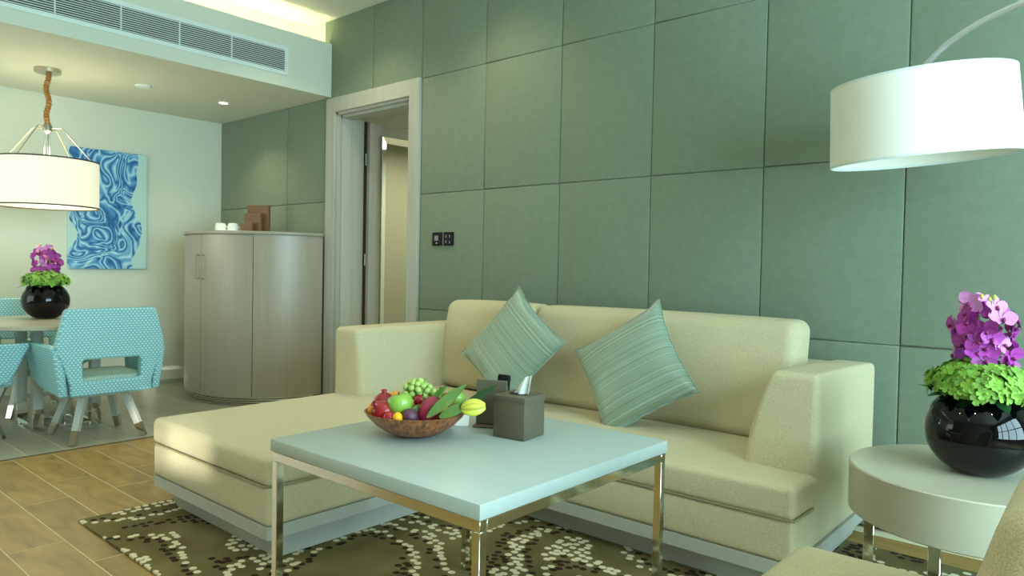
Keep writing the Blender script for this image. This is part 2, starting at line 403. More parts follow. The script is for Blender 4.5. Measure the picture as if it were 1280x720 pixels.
# floor with wood-look tiles (living) and grey planks (dining)
fl = struct('floor', box(XL - .1, XR + .1, YF - .1, 0.3, -0.12, -0.0012), M_grout)
tw, tl, g = 0.2025, 0.905, 0.006
tm = bpy.data.meshes.new('tile'); b = box(0, tl - g, 0, tw - .0035, -0.0055, 0.0, bev=0.0012, seg=1); b.to_mesh(tm); b.free(); tm.materials.append(M_tile)
row = 0; y = -0.262 - tw
while y + tw > YF + 0.35:
    off = -3.863 if row % 2 == 0 else -4.173
    k0 = off - tl * 4
    x = k0
    while x < 2.55:
        if x < -4.815:
            if x + tl > -4.80:
                w = x + tl - g + 4.815
                inst('tile', tm, fl, mtx=Matrix.Translation((-4.815, y, 0)) @ Matrix.Diagonal((w / (tl - g), 1, 1, 1)))
        elif x + tl < XR + 0.2: inst('tile', tm, fl, (x, y, 0))
        x += tl
    y -= tw; row += 1
y = -0.262
inst('tile', tm, fl, mtx=Matrix.Translation((-2.0, y, 0))); inst('tile', tm, fl, mtx=Matrix.Translation((-1.095, y, 0))); inst('tile', tm, fl, mtx=Matrix.Translation((-0.19, y, 0))); inst('tile', tm, fl, mtx=Matrix.Translation((.715, y, 0)))
pm = bpy.data.meshes.new('plank'); b = box(0, 1.03 - .003, 0, 0.20 - .003, -0.0055, 0.0, bev=0.001, seg=1); b.to_mesh(pm); b.free(); pm.materials.append(M_floorpl)
for r_ in range(25):
    yy = -0.2 * (r_ + 1); st = -4.832 - 1.03 * (1 if r_ % 2 else .5)
    xs = [(-4.832 - 0.515, 0.5)] if r_ % 2 == 0 else []
    x = -4.832 - (0.515 if r_ % 2 == 0 else 0)
    while x > XL + .01:
        w = min(1.03, x - XL); xs.append((x - w, w / 1.03)); x -= w
    for px, fr in xs:
        inst('plank', pm, fl, mtx=Matrix.Translation((px, yy, 0)) @ Matrix.Diagonal((fr, 1, 1, 1)))
struct('trim_1', box(-4.831, -4.817, YF, 0, -0.006, 0.003), M_trimdark)

# walls
DX0, DX1, DZ = -4.97, -4.05, 2.40          # door opening
bm = bmesh.new()
for a in ((XL - .1, DX0, .035, .27, 0, H + .2), (DX1, XR + .1, .035, .27, 0, H + .2), (DX0, DX1, .035, .27, DZ, H + .2)): addbox(bm, *a)
wb = struct('wall_back', bm, M_wallback)
bm = bmesh.new(); addbox(bm, XL, -5.14, .0, .034, 2.8, H); struct('wall_cove_end', bm, M_white)
zs = [0.012, 0.842, 1.676, 2.513, 3.17]
def panel(x0, x1, z0, z1):
    gp = 0.0012
    b = box(x0 + gp, x1 - gp, 0.0, 0.036, z0 + gp, z1 - gp)
    fr = [e for e in b.edges if all(v.co.y < .001 for v in e.verts)]
    bmesh.ops.bevel(b, geom=fr, offset=0.008, segments=3, profile=0.5, affect='EDGES')
    link_mesh('panel', b, M_wallfab, wb, True, 60)
for zi in range(4):
    for x0, x1 in ((XL, -5.697), (-5.697, -5.09)):
        if zi < 2: panel(x0, x1, zs[zi], zs[zi + 1])
        elif zi == 2: panel(x0, x1, zs[zi], 2.534)
    xs = [-3.932 + .6335 * k for k in range(11)]
    for x0, x1 in zip(xs, xs[1:]):
        if x0 < XR: panel(x0, min(x1, XR), zs[zi], zs[zi + 1])
panel(-5.14, -4.50, 2.513, H); panel(-4.50, -3.932, 2.513, H)
struct('wall_left', box(XL - .15, XL, YF, .27, 0, H + .2), M_white)
struct('baseboard_left', box(XL, XL + .012, YF, -.01, 0.0, 0.035), M_wood)
bm = bmesh.new(); addbox(bm, XL - .1, -6.95, YF - .2, YF, 0, H + .2); addbox(bm, -4.85, XR + .1, YF - .2, YF, 0, H + .2); addbox(bm, -6.95, -4.85, YF - .2, YF, 0, .35); addbox(bm, -6.95, -4.85, YF - .2, YF, 2.45, H + .2)
struct('wall_front', bm, mat('taupe_wall', srgb(150, 140, 118), 0.8))
# window wall on the right: a wide window, a pier and an added sun slot
bm = bmesh.new()
for a in ((-.55, .27, 0, H + .2), (-4.38, -4.2, 0, H + .2), (YF - .2, -4.78, 0, H + .2), (-4.2, -.55, 0, .4), (-4.2, -.55, 2.78, H + .2), (-4.78, -4.38, 0, .74), (-4.78, -4.38, .98, H + .2)):
    addbox(bm, XR, XR + .2, a[0], a[1], a[2], a[3])
struct('wall_right', bm, M_white)
def window(name, y0, y1, z0, z1, ny, nz, x=XR):
    bm = bmesh.new(); t = .035
    for i in range(ny + 1):
        yy = y0 + (y1 - y0) * i / ny; addbox(bm, x - .13, x - .05, yy - t, yy + t, z0, z1)
    for i in range(nz + 1):
        zz = z0 + (z1 - z0) * i / nz; addbox(bm, x - .13, x - .05, y0, y1, zz - t, zz + t)
    w = struct(name, bm, M_frame)
    for i in range(ny): link_mesh('pane', box(x + .05, x + .056, y0 + (y1 - y0) * i / ny, y0 + (y1 - y0) * (i + 1) / ny - .002, z0, z1), M_glass, w, False)
window('window_1', -4.2, -.55, .4, 2.78, 4, 2)
bm = bmesh.new(); addbox(bm, XR + .06, XR + .12, -4.78, -4.38, .74, .76); addbox(bm, XR + .06, XR + .12, -4.78, -4.38, .96, .98); addbox(bm, XR + .06, XR + .10, -4.62, -4.59, .76, .96)
w2 = struct('sun_slot', bm, M_frame); link_mesh('pane', box(XR + .09, XR + .096, -4.78, -4.38, .76, .96), M_glass, w2, False)  # unseen opening added to shape the sun patch on the chaise
bm = bmesh.new(); addbox(bm, -6.95, -4.85, YF - .1, YF - .06, .35, .41); addbox(bm, -6.95, -4.85, YF - .1, YF - .06, 2.39, 2.45); addbox(bm, -5.93, -5.87, YF - .1, YF - .06, .41, 2.39)
w3 = struct('window_3', bm, M_frame); link_mesh('pane', box(-6.95, -4.85, YF - .09, YF - .084, .41, 2.39), M_glass, w3, False)
tag(link_mesh('sun_blocker', box(14, 20, -9.12, 8, -30, 30), M_blocker, None, False), 'unseen pale block added outside the windows to block the sun', 'blocker')  # unseen block added to stop the sun everywhere but the slot

# ceiling, bulkhead, cove
struct('ceiling', box(XL - .1, XR + .1, YF - .1, .27, H, H + .15), M_ceil)
bm = bmesh.new()
addbox(bm, -5.10, -5.047, YF, 0.034, 2.534, 2.972); addbox(bm, XL, -5.10, YF, .034, 2.534, 2.70); addbox(bm, XL, -5.33, YF, .034, 2.70, H)
bulk = struct('ceiling_bulkhead', bm, M_white)
led = link_mesh('cove_light_strip', box(-5.26, -5.22, YF + .02, -.03, 2.705, 2.72), M_cove, None, False)
tag(led, 'warm light strip hidden in the ceiling cove above the bulkhead', 'light strip')

# door frame, jamb, open leaf, far room
dr = struct('door_1', prism([(-5.087, 0), (-5.087, 2.52), (-3.935, 2.52), (-3.935, 0), (-4.05, 0), (-4.05, 2.40), (-4.97, 2.40), (-4.97, 0)], 1, -.022, .012, bev=.003, seg=1), M_wood)
bm = bmesh.new()
for x0, x1, s in ((-4.97, -4.945, 1), (-4.075, -4.05, -1)):
    addbox(bm, x0, x1, 0.0, 0.27, 0, 2.40, bev=.002, seg=1); addbox(bm, x0 - (.0 if s > 0 else .018), x1 + (.018 if s > 0 else 0), .03, .12, 0, 2.40, bev=.002, seg=1)
addbox(bm, -4.97, -4.05, 0, .27, 2.378, 2.402, bev=.002, seg=1); addbox(bm, -4.95, -4.07, .03, .12, 2.355, 2.38, bev=.002, seg=1)
link_mesh('door_lining', bm, M_wood, dr, True)
lf = link_mesh('door_leaf', box(-4.955, -4.91, .295, 1.14, .01, 2.365, bev=.002, seg=1), M_wood, dr, True)
link_mesh('hinge_gap_shade', box(-4.968, -4.945, .262, .296, .01, 2.37), M_stalk, dr, False)  # dark strip standing in for the shade in the hinge-side gap
for z in (.35, 1.2, 2.05):
    link_mesh('hinge', tube([(-4.942, .283, z - .05), (-4.942, .283, z + .05)], .006, 10), M_nickel, dr, True)
bm = bmesh.new()
my0, my1, mz0, mz1, bv, fx = .42, 1.05, .12, 2.26, .05, -4.908
inn = [(fx, my0 + bv, mz0 + bv), (fx, my1 - bv, mz0 + bv), (fx, my1 - bv, mz1 - bv), (fx, my0 + bv, mz1 - bv)]
out = [(fx + .013, my0, mz0), (fx + .013, my1, mz0), (fx + .013, my1, mz1), (fx + .013, my0, mz1)]
link_mesh('mirror_edge', (lambda b_: (addbox(b_, fx - .002, fx + .0135, my0 - .004, my0 - .0002, mz0, mz1), addbox(b_, fx - .002, fx + .0135, my0 - .004, my1, mz1 + .0002, mz1 + .004), b_)[-1])(bmesh.new()), M_nickel, lf, False)
I = [bm.verts.new(p) for p in inn]; O = [bm.verts.new(p) for p in out]; bm.faces.new(I)
for k in range(4): bm.faces.new((O[k], O[(k + 1) % 4], I[(k + 1) % 4], I[k]))
bmesh.ops.recalc_face_normals(bm, faces=bm.faces[:])
link_mesh('mirror', bm, M_mirror, lf, False)
link_mesh('door_handle', tube([(-4.905, 1.08, 1.03), (-4.86, 1.08, 1.03), (-4.86, .98, 1.03)], .008, 8), M_nickel, lf)
M_far = mat('far_room_beige', srgb(174, 168, 142), 0.8)
struct('floor_hall', box(-6.9, -2.2, .27, 3.4, -.12, 0.0), M_floorpl)
struct('ceiling_hall', box(-6.9, -2.2, .27, 3.4, 2.62, 2.75), M_ceil)
bm = bmesh.new(); addbox(bm, -6.9, -6.8, .27, 3.4, 0, 2.7); struct('wall_hall_left', bm, M_white)
struct('wall_hall_back', box(-6.9, -2.2, 3.3, 3.45, 0, 2.7), M_white)
struct('wall_hall_right', box(-3.0, -2.9, .27, 3.4, 0, 2.7), M_far)
light('hall_fill_light', 'AREA', (-4.2, 2.2, 2.55), 34.0, (0.92, 1.0, 0.82), aim=(0, 0, -1), shape='SQUARE', size=1.0)  # fill lamp added under the hall ceiling to brighten the doorway

# vent in the bulkhead
vt = tag(empty('air_vent', (-5.047, -1.6, 2.70)), 'long white slotted air vent in the bulkhead face above the dining area', 'vent')
vy0, vy1, vz0, vz1 = -1.55, 1.165, -.045, .115
bm = bmesh.new()
for a in ((vy0 - .03, vy1 + .03, vz1, vz1 + .03), (vy0 - .03, vy1 + .03, vz0 - .03, vz0), (vy0 - .03, vy0, vz0, vz1), (vy1, vy1 + .03, vz0, vz1)): addbox(bm, 0.0, .007, *a)
link_mesh('frame', bm, M_ventw, vt, False)
link_mesh('gap_shade_sheet', box(.0005, .002, vy0, vy1, vz0, vz1), M_dark, vt, False)  # flat dark sheet, shade between the slats put into its colour
sm = bpy.data.meshes.new('slat'); b = box(-.001, .006, vy0, vy1, -.0026, .0026); b.to_mesh(sm); b.free(); sm.materials.append(M_ventw)
for k in range(11): inst('slat', sm, vt, (.003, 0, vz0 + .0075 + k * .0145))
dm = bpy.data.meshes.new('divider'); b = box(0, .0095, -.004, .004, vz0, vz1); b.to_mesh(dm); b.free(); dm.materials.append(M_ventw)
for yy in (-.41, -.03, .35, .73, -.79, -1.17): inst('divider', dm, vt, (.0, yy, 0))

# ceiling fittings
def downlight(x, y, z, label, e=11.0, grp=None):
    d = tag(empty('downlight', (x, y, z)), label, 'downlight', grp)
    link_mesh('bezel', lathe([(.047, 0), (.047, -.004), (.036, -.006), (.034, -.0005), (.034, 0)], 28), M_ventw, d)
    link_mesh('lamp_disc', lathe([(.0335, -.001), (.03, -.003), (.001, -.0035)], 24), M_led, d)
    l_ = light('downlight_beam', 'SPOT', (x, y, z - .012), e, (1.0, .88, .58), rot=(0, 0, 0), spot_size=math.radians(120), spot_blend=.8, shadow_soft_size=.03)
downlight(-5.98, -.45, 2.534, 'small round lit downlight in the bulkhead soffit by the green wall', 20.0)
for x in (-4.3, -3.1): downlight(x, -.55, H, 'unseen downlight added to wash the green wall, above the frame', 30.0, 'added green wall washing downlights')  # spots added out of view to warm the left of the wall
for x, y in ((-4.0, -2.4), (-2.2, -2.6), (-.6, -2.6), (-3.2, -4.0), (-1.4, -4.1), (.8, -2.2), (1.2, -4.0)):
    downlight(x, y, H, 'small round downlight in the high living room ceiling, above the frame', 15.0, 'living room ceiling downlights')
sd = tag(link_mesh('smoke_detector', lathe([(.06, 0), (.06, -.006), (.052, -.014), (.001, -.016)], 32, (-5.94, -1.13, 2.534)), M_ventw), 'flat white disc on the soffit between pendant and downlight', 'detector')

# ================================================================== PAINTING
p = tag(empty('wall_painting', (XL + .002, -1.045, 1.60)), 'blue swirled abstract canvas hanging on the white wall', 'painting')
link_mesh('canvas', box(0, .03, -.322, .322, -.522, .522, bev=.003, seg=1), M_paint, p)

# ================================================================== PENDANT
px, py = -6.005, -1.77
t = tag(empty('pendant_lamp', (px, py, 2.534)), 'large drum pendant lamp with lit cream shade over the dining table', 'pendant lamp')
link_mesh('canopy', lathe([(.001, 0), (.085, 0), (.085, -.03), (.001, -.032)], 32), M_nickel, t)
pts = []; rr = []
for i in range(90):
    k = i / 89; a = k * 26
    pts.append((.007 * math.sin(k * 15), .007 * math.cos(k * 11), -.03 - k * .375)); rr.append(.016 + .003 * abs(math.sin(a * 1.7)) + .0025 * math.sin(a * 5))
link_mesh('cord_cover', tube(pts, rr, 12), M_rope, t)
link_mesh('hub', lathe([(.001, -.40), (.025, -.40), (.03, -.42), (.03, -.45), (.012, -.47), (.001, -.47)], 24), M_nickel, t)
Rs, zt, zb = .33, -.665, -1.0
bm = bmesh.new()
for k in range(3): merge(bm, tube([(.012 * math.cos(k * 2.1), .012 * math.sin(k * 2.1), -.45), (.03 * math.cos(k * 2.1), .03 * math.sin(k * 2.1), -.72)], .005, 8))
link_mesh('centre_rods', bm, M_nickel, t)
for k in range(4):
    a = k * PI / 2 + math.radians(41)
    ca, sa = math.cos(a), math.sin(a)
    link_mesh('support_arm', tube([(.025 * ca, .025 * sa, -.43), (.10 * ca, .10 * sa, -.425), (.112 * ca, .112 * sa, -.432), (.122 * ca, .122 * sa, -.444), (.29 * ca, .29 * sa, -.63), (.322 * ca, .322 * sa, -.664)], .0042, 8), M_nickel, t)
link_mesh('shade', lathe([(Rs - .003, zt), (Rs, zt), (Rs, zb), (Rs - .003, zb), (Rs - .003, zt)], 64, cap=False), M_pshade, t)
for zz in (zt, zb): link_mesh('rim', lathe([(Rs - .004, zz - .005), (Rs + .003, zz - .005), (Rs + .003, zz + .005), (Rs - .004, zz + .005), (Rs - .004, zz - .005)], 64, cap=False), M_rim, t)
link_mesh('diffuser', lathe([(.001, zb + .012), (Rs - .006, zb + .012), (Rs - .006, zb + .008), (.001, zb + .006)], 64), M_diff, t)
link_mesh('finial', lathe([(.001, zb + .008), (.014, zb + .004), (.012, zb - .004), (.001, zb - .008)], 16), M_nickel, t)
light('pendant_bulb', 'POINT', (px, py, 2.534 - .60), 5.0, (1.0, .9, .7), shadow_soft_size=.1)
light('pendant_bulb_below', 'POINT', (px, py, 2.534 - 1.08), 8.0, (1.0, .9, .66), shadow_soft_size=.2)

# ================================================================== CABINET (half-round, against the green wall)
ccx, ccy, cr = -5.845, 0.0, .742
t = tag(empty('curved_cabinet', (ccx, -.322, 0)), 'tall half-round grey veneer cabinet standing against the green wall', 'cabinet')
def arc(a0, a1, r, n=24): return [(ccx - ccx + r * math.cos(math.radians(a0 + (a1 - a0) * i / n)), .3 - r * math.sin(math.radians(a0 + (a1 - a0) * i / n))) for i in range(n + 1)]
def arcslab(a0, a1, r0, r1, z0, z1, n=24):
    o = arc(a0, a1, r1, n); i_ = arc(a1, a0, r0, n); return prism(o + i_, 2, z0, z1)
link_mesh('body', prism(arc(0, 180, cr - .022, 48), 2, .07, 1.385), M_cab, t, True, 50)
link_mesh('side_panel', arcslab(.3, 43.6, cr - .02, cr, .07, 1.382), M_cab, t, True, 50)
link_mesh('side_panel', arcslab(118.4, 179.7, cr - .02, cr, .07, 1.382), M_cab, t, True, 50)
for a0, a1, ha in ((44, 80.8, 78.6), (81.2, 118, 83.4)):
    d = link_mesh('door', arcslab(a0, a1, cr - .018, cr, .075, 1.375), M_cab, t, True, 50)
    hx, hy = math.cos(math.radians(ha)), -math.sin(math.radians(ha)); R1, R2 = cr, cr + .03
    link_mesh('handle', tube([(R1 * hx, .3 + R1 * hy, 1.02), (R2 * hx, .3 + R2 * hy, 1.02), (R2 * hx, .3 + R2 * hy, 1.21), (R1 * hx, .3 + R1 * hy, 1.21)], .006, 8), M_nickel, d)
link_mesh('top', prism(arc(0, 180, cr + .012, 60), 2, 1.385, 1.41, bev=.002, seg=1), M_cab, t, True, 50)
for k in range(4): link_mesh('chrome_band', arcslab(4, 176, cr - .07, cr - .045, .004 + k * .017, .015 + k * .017, 40), M_chrome, t, True)
link_mesh('plinth', prism(arc(0, 180, cr - .075, 40), 2, 0.001, .07), M_black, t, True, 50)

# things on the cabinet
for i, (x, y) in enumerate(((-5.905, -.505), (-5.825, -.435))):
    c = tag(empty('coffee_cup', (x, y, 1.419), math.radians(41)), ('left' if i == 0 else 'right') + ' white cup upside down on the saucer on the curved cabinet', 'cup', 'white cups on the cabinet')
    link_mesh('cup_body', lathe([(.046, 0), (.047, .004), (.045, .045), (.038, .068), (.028, .072), (.001, .072)], 24, cap=False), M_china, c)
    link_mesh('handle', tube([(.043, 0, .012), (.064, -.002, .010), (.066, -.003, .028), (.043, 0, .048)], .004, 8), M_china, c)
sa = tag(link_mesh('saucer_tray', lathe([(.001, 0), (.09, 0), (.115, .005), (.115, .0075), (.09, .003), (.001, .003)], 36, (-5.865, -.47, 1.4112), sx=1.05, sy=.8), M_china), 'flat white saucer tray under the two cups', 'saucer')
t = tag(empty('stationery_rack', (-5.69, -.27, 1.411), math.radians(30)), 'stepped brown rack of three nested holders on the curved cabinet', 'rack')
for w, h, d0 in ((.20, .24, 0.0), (.155, .165, -.05), (.105, .085, -.10)):
    link_mesh('holder', box(-.10, -.10 + w, d0 - .022, d0 + .012, 0, h, bev=.002, seg=1), M_brown, t)
link_mesh('base', box(-.10, .10, -.13, .015, 0, .006), M_brown, t)

# ================================================================== SWITCHES
for x0, x1, lb in ((-3.785, -3.690, 'square black wall switch nearer the door'), (-3.668, -3.573, 'square black wall switch farther from the door')):
    c = (x0 + x1) / 2
    t = tag(empty('wall_switch', (c, -.001, 1.349)), lb, 'switch', 'black wall switches')
    link_mesh('plate', box(-.0475, .0475, -.010, 0, -.0475, .0475, bev=.003), M_black, t)
    if c < -3.7:
        link_mesh('display', box(-.022, .014, -.0115, -.010, -.012, .024), M_grey, t, False)
        link_mesh('indicator', box(-.006, .004, -.0115, -.010, -.032, -.026), M_tissue, t, False)
    else:
        for bx, bz in ((-.022, .018), (.014, .018), (-.022, -.02), (.014, -.024)):
            link_mesh('button', box(bx - .004, bx + .004, -.0118, -.010, bz - .009, bz + .009), M_grey, t, False)

# ================================================================== RUG
RZ = 0.012
rug = tag(link_mesh('patterned_rug', box(-3.455, 1.3, -2.385, -.245, 0.0005, RZ, bev=.004, seg=2), M_rug), 'olive rug with cream and brown pebble dots under the sofa and coffee table', 'rug')

# ================================================================== SOFA
sf = tag(empty('corner_sofa', (-2.1, -1.0, RZ)), 'large cream fabric corner sofa with chaise against the green wall', 'sofa')
O_ = Vector((2.1, 1.0, -RZ))
def sp(name, bm, m, **k):
    o = link_mesh(name, bm, m, sf, True, wn=True, **k); move_mesh(o, O_); return o
def slant(x0, x1, y0, y1, z0, z1, dl, dr_, df):
    bm = box(x0, x1, y0, y1, z0, z1)
    for v in bm.verts:
        if v.co.z < (z0 + z1) / 2:
            if v.co.x < (x0 + x1) / 2: v.co.x += dl
            else: v.co.x -= dr_
            if v.co.y < (y0 + y1) / 2: v.co.y += df
    return bm
sp('plinth', slant(-3.375, -2.47, -2.045, -.15, RZ, .108, .05, .0, .035), M_plinth)
sp('plinth', slant(-2.47, -.865, -.99, -.15, RZ, .108, 0, .03, .02), M_plinth)
sp('base_board', box(-3.412, -2.42, -2.082, -.10, .106, .158, bev=.003), M_plinth)
sp('base_board', box(-2.42, -.832, -1.052, -.09, .106, .158, bev=.003), M_plinth)
sp('seat_box', soft(-3.412, -2.415, -2.085, -.12, .158, .308, r=.018, puff=(.004, .006, 0), n=14), M_sofa)
sp('seat_box', soft(-2.43, -.838, -1.055, -.12, .158, .308, r=.018, puff=(.004, .006, 0), n=14), M_sofa)
sp('seat_cushion', soft(-3.418, -2.408, -2.09, -.45, .308, .425, r=.028, puff=(.004, .008, .012), n=18), M_sofa)
sp('seat_cushion', soft(-2.405, -.836, -1.062, -.30, .306, .425, r=.024, puff=(.003, .006, .012), n=18), M_sofa)
sp('piping', tube([(-2.40, -1.058, .310), (-.86, -1.058, .310), (-.838, -1.05, .310), (-.836, -.86, .310)], .004, 6), M_piping)
sp('piping', tube([(-3.414, -.9, .312), (-3.418, -2.06, .312), (-3.39, -2.09, .312), (-2.44, -2.09, .312), (-2.41, -2.06, .312), (-2.41, -1.1, .312)], .004, 6), M_piping)
def warpR(p):
    k = max(0, min(1, (p.z - .43) / .36)); s = (-.835 - p.x) / .27
    return Vector((p.x + max(0, min(1, s)) * .10 * k ** 1.6, p.y + .0 * k, p.z - .03 * max(0, (p.y + .85)) * k))
sp('armrest', soft(-1.105, -.835, -.852, -.085, .158, .79, r=.03, puff=(.004, .004, .004), n=16, warp=warpR), M_sofa)
def warpL(p):
    k = max(0, min(1, (p.z - .43) / .36)); s = (p.x + 3.435) / .26
    return Vector((p.x - max(0, min(1, s)) * .05 * k ** 1.6, p.y, p.z))
sp('armrest', soft(-3.435, -3.175, -1.082, -.085, .158, .80, r=.035, puff=(.004, .004, .004), n=16, warp=warpL), M_sofa)
sp('backrest_frame', soft(-3.42, -.85, -.24, -.085, .158, .76, r=.03, n=10), M_sofa)
def backwarp(p):
    z = p.z - .425; return Vector((p.x, p.y + z * .20, p.z))
sp('back_cushion', soft(-3.245, -2.538, -.485, -.275, .428, .945, r=.055, puff=(.004, .018, .008), n=18, warp=backwarp), M_sofa)
sp('back_cushion', soft(-2.527, -1.075, -.485, -.275, .428, .945, r=.055, puff=(.004, .018, .008), n=18, warp=backwarp), M_sofa)

# ================================================================== THROW PILLOWS
def pillow(corners, stripe, label):
    top, left, right, bot = [Vector(c) for c in corners]
    c = (top + left + right + bot) / 4
    if stripe == 'tr': X = ((right - top) + (bot - left)).normalized(); Y = ((top - left) + (right - bot))
    else: X = ((top - left) + (right - bot)).normalized(); Y = ((left - bot) + (top - right))
    Y = (Y - X * Y.dot(X)).normalized(); Z = X.cross(Y)
    if Z.y > 0: Y = -Y; Z = -Z
    h = .252; n = 30; bm = bmesh.new(); g_ = {}
    def P(i, j, s):
        u, v = -1 + 2 * i / n, -1 + 2 * j / n
        edge = max(0.0, (1 - u * u) * (1 - v * v))
        th = .078 * edge ** .42
        x = h * u * (1 - .11 * (1 - v * v) * abs(u) ** 3); y = h * v * (1 - .11 * (1 - u * u) * abs(v) ** 3)
        w = .010 * noise.noise(Vector((u * 2.2 + s, v * 2.2, 3.1 * s))) * edge
        # gathers running in from the corners
        rr_ = min(math.hypot(abs(u) - 1, abs(v) - 1), 1.0)
        ang = math.atan2(abs(v) - 1, abs(u) - 1)
        w += .006 * math.sin(ang * 14) * max(0, 1 - rr_ / .7) * min(1, edge * 14)
        return Vector((x, y, s * (th + w)))
    for s in (1, -1):
        for i in range(n + 1):
            for j in range(n + 1):
                border = i in (0, n) or j in (0, n)
                if border and s == -1: g_[(i, j, s)] = g_[(i, j, 1)]; continue
                q = P(i, j, s)
                if border: q.z = .004 * math.sin((i + j) * 1.1)
                g_[(i, j, s)] = bm.verts.new(q)
        for i in range(n):
            for j in range(n):
                f = (g_[(i, j, s)], g_[(i + 1, j, s)], g_[(i + 1, j + 1, s)], g_[(i, j + 1, s)])
                try: bm.faces.new(f if s == 1 else tuple(reversed(f)))
                except ValueError: pass
    rim = [g_[(i, 0, 1)].co.copy() for i in range(n)] + [g_[(n, j, 1)].co.copy() for j in range(n)] + [g_[(n - i, n, 1)].co.copy() for i in range(n)] + [g_[(0, n - j, 1)].co.copy() for j in range(n)]
    root = link_mesh('throw_pillow', bm, M_pillow, None, True, 80)
    root.matrix_world = Matrix(((X.x, Y.x, Z.x, c.x), (X.y, Y.y, Z.y, c.y), (X.z, Y.z, Z.z, c.z), (0, 0, 0, 1)))
    tag(root, label, 'pillow', 'striped throw pillows on the sofa')
    pipe = link_mesh('piping', tube([q * 1.006 for q in rim] + [rim[0] * 1.006], .0035, 6), M_pillow, root)
    return root
pillow([(-2.588, -.474, 1.035), (-2.842, -.608, .669), (-2.203, -.587, .725), (-2.43, -.70, .455)], 'tr', 'striped green satin pillow leaning on the sofa back nearer the doorway')
pillow([(-1.739, -.491, .992), (-2.11, -.603, .683), (-1.386, -.621, .631), (-1.775, -.70, .438)], 'lt', 'striped green satin pillow at the middle of the sofa, nearer the right armrest')

# ================================================================== COFFEE TABLE
TX0, TX1, TY0, TY1, TZ = -1.88, -1.04, -2.39, -1.57, .6405
t = tag(empty('coffee_table', ((TX0 + TX1) / 2, (TY0 + TY1) / 2, RZ)), 'square pale coffee table with chrome frame in front of the sofa', 'table')
o3 = Vector((-(TX0 + TX1) / 2, -(TY0 + TY1) / 2, -RZ))
def tp(name, bm, m, **k):
    o = link_mesh(name, bm, m, t, True, **k); move_mesh(o, o3); return o
tp('tabletop', box(TX0, TX1, TY0, TY1, TZ - .036, TZ, bev=.002, seg=2), M_table)
fz1, fz0, lw = TZ - .040, TZ - .064, .024
for a in ((TX0 + .004, TX1 - .004, TY0 + .004, TY0 + .004 + lw), (TX0 + .004, TX1 - .004, TY1 - .004 - lw, TY1 - .004), (TX0 + .004, TX0 + .004 + lw, TY0 + .028, TY1 - .028), (TX1 - .004 - lw, TX1 - .004, TY0 + .028, TY1 - .028)):
    tp('rail', box(a[0], a[1], a[2], a[3], fz0, fz1 + .003, bev=.0015, seg=1), M_chrome)
for a in ((TX0 + .004, TY0 + .004), (TX1 - .004 - lw, TY0 + .004), (TX0 + .004, TY1 - .004 - lw), (TX1 - .004 - lw, TY1 - .004 - lw)):
    tp('leg', box(a[0], a[0] + lw, a[1], a[1] + lw, RZ, fz0, bev=.0015, seg=1), M_chrome)

# ================================================================== TISSUE BOX, REMOTE HOLDER, CARD
t = tag(empty('tissue_box', (-1.395, -1.845, TZ), math.radians(7)), 'brown leather cube tissue box on the coffee table', 'tissue box')
link_mesh('box_body', box(-.056, .056, -.057, .057, 0.001, .124, bev=.003), M_leather, t)
link_mesh('lid', box(-.058, .058, -.059, .059, .112, .128, bev=.002), M_leather, t)
link_mesh('opening', lathe([(.001, .1283), (.03, .1283), (.03, .1290), (.001, .1290)], 28, sx=1.1, sy=.8), M_black, t)
bm = bmesh.new(); G = {}
for i in range(13):
    for j in range(9):
        u = i / 12; v = j / 8
        wdt = .026 - .012 * u * u
        G[(i, j)] = bm.verts.new(((v - .5) * 2 * wdt + .030 * u, .010 * math.sin(v * 9 + u * 2) * (1 - u * .5), .118 + u * (.060 + .012 * v)))
for i in range(12):
    for j in range(8): bm.faces.new((G[(i, j)], G[(i, j + 1)], G[(i + 1, j + 1)], G[(i + 1, j)]))
tt = link_mesh('tissue', bm, M_tissue, t, True, 90); sdm = tt.modifiers.new('thickness', 'SOLIDIFY'); sdm.thickness = .0012
t = tag(empty('remote_holder', (-1.545, -1.80, TZ), math.radians(30)), 'upright grey leather remote holder behind the tissue box', 'holder')
link_mesh('base', box(-.055, .06, -.045, .05, .0005, .008, bev=.002, seg=1), M_leather, t)
link_mesh('front_panel', box(-.05, .05, -.02, -.012, .008, .150, bev=.002, seg=1), M_leather, t)
link_mesh('rear_panel', box(-.05, .05, .022, .030, .008, .140, bev=.002, seg=1), M_leather, t)
link_mesh('side_panel', box(.042, .05, -.012, .022, .008, .130, bev=.002, seg=1), M_leather, t)
rc = link_mesh('remote_control', soft(-.021, .021, -.009, .009, 0, .158, r=.006, n=6), M_black)
rc.location = (-1.525, -1.79, TZ + .009); rc.rotation_euler = (math.radians(-3), math.radians(5), math.radians(30))
tag(rc, 'black remote control standing in the leather holder', 'remote')
cd = tag(link_mesh('table_card', prism([(-.02, 0), (0, .032), (.02, 0), (.018, 0), (0, .029), (-.018, 0)], 1, -.028, .028), M_tissue, None, False), 'small white folded card behind the fruit bowl', 'card')
cd.location = (-1.625, -1.865, TZ + .001); cd.rotation_euler = (0, 0, math.radians(-49))

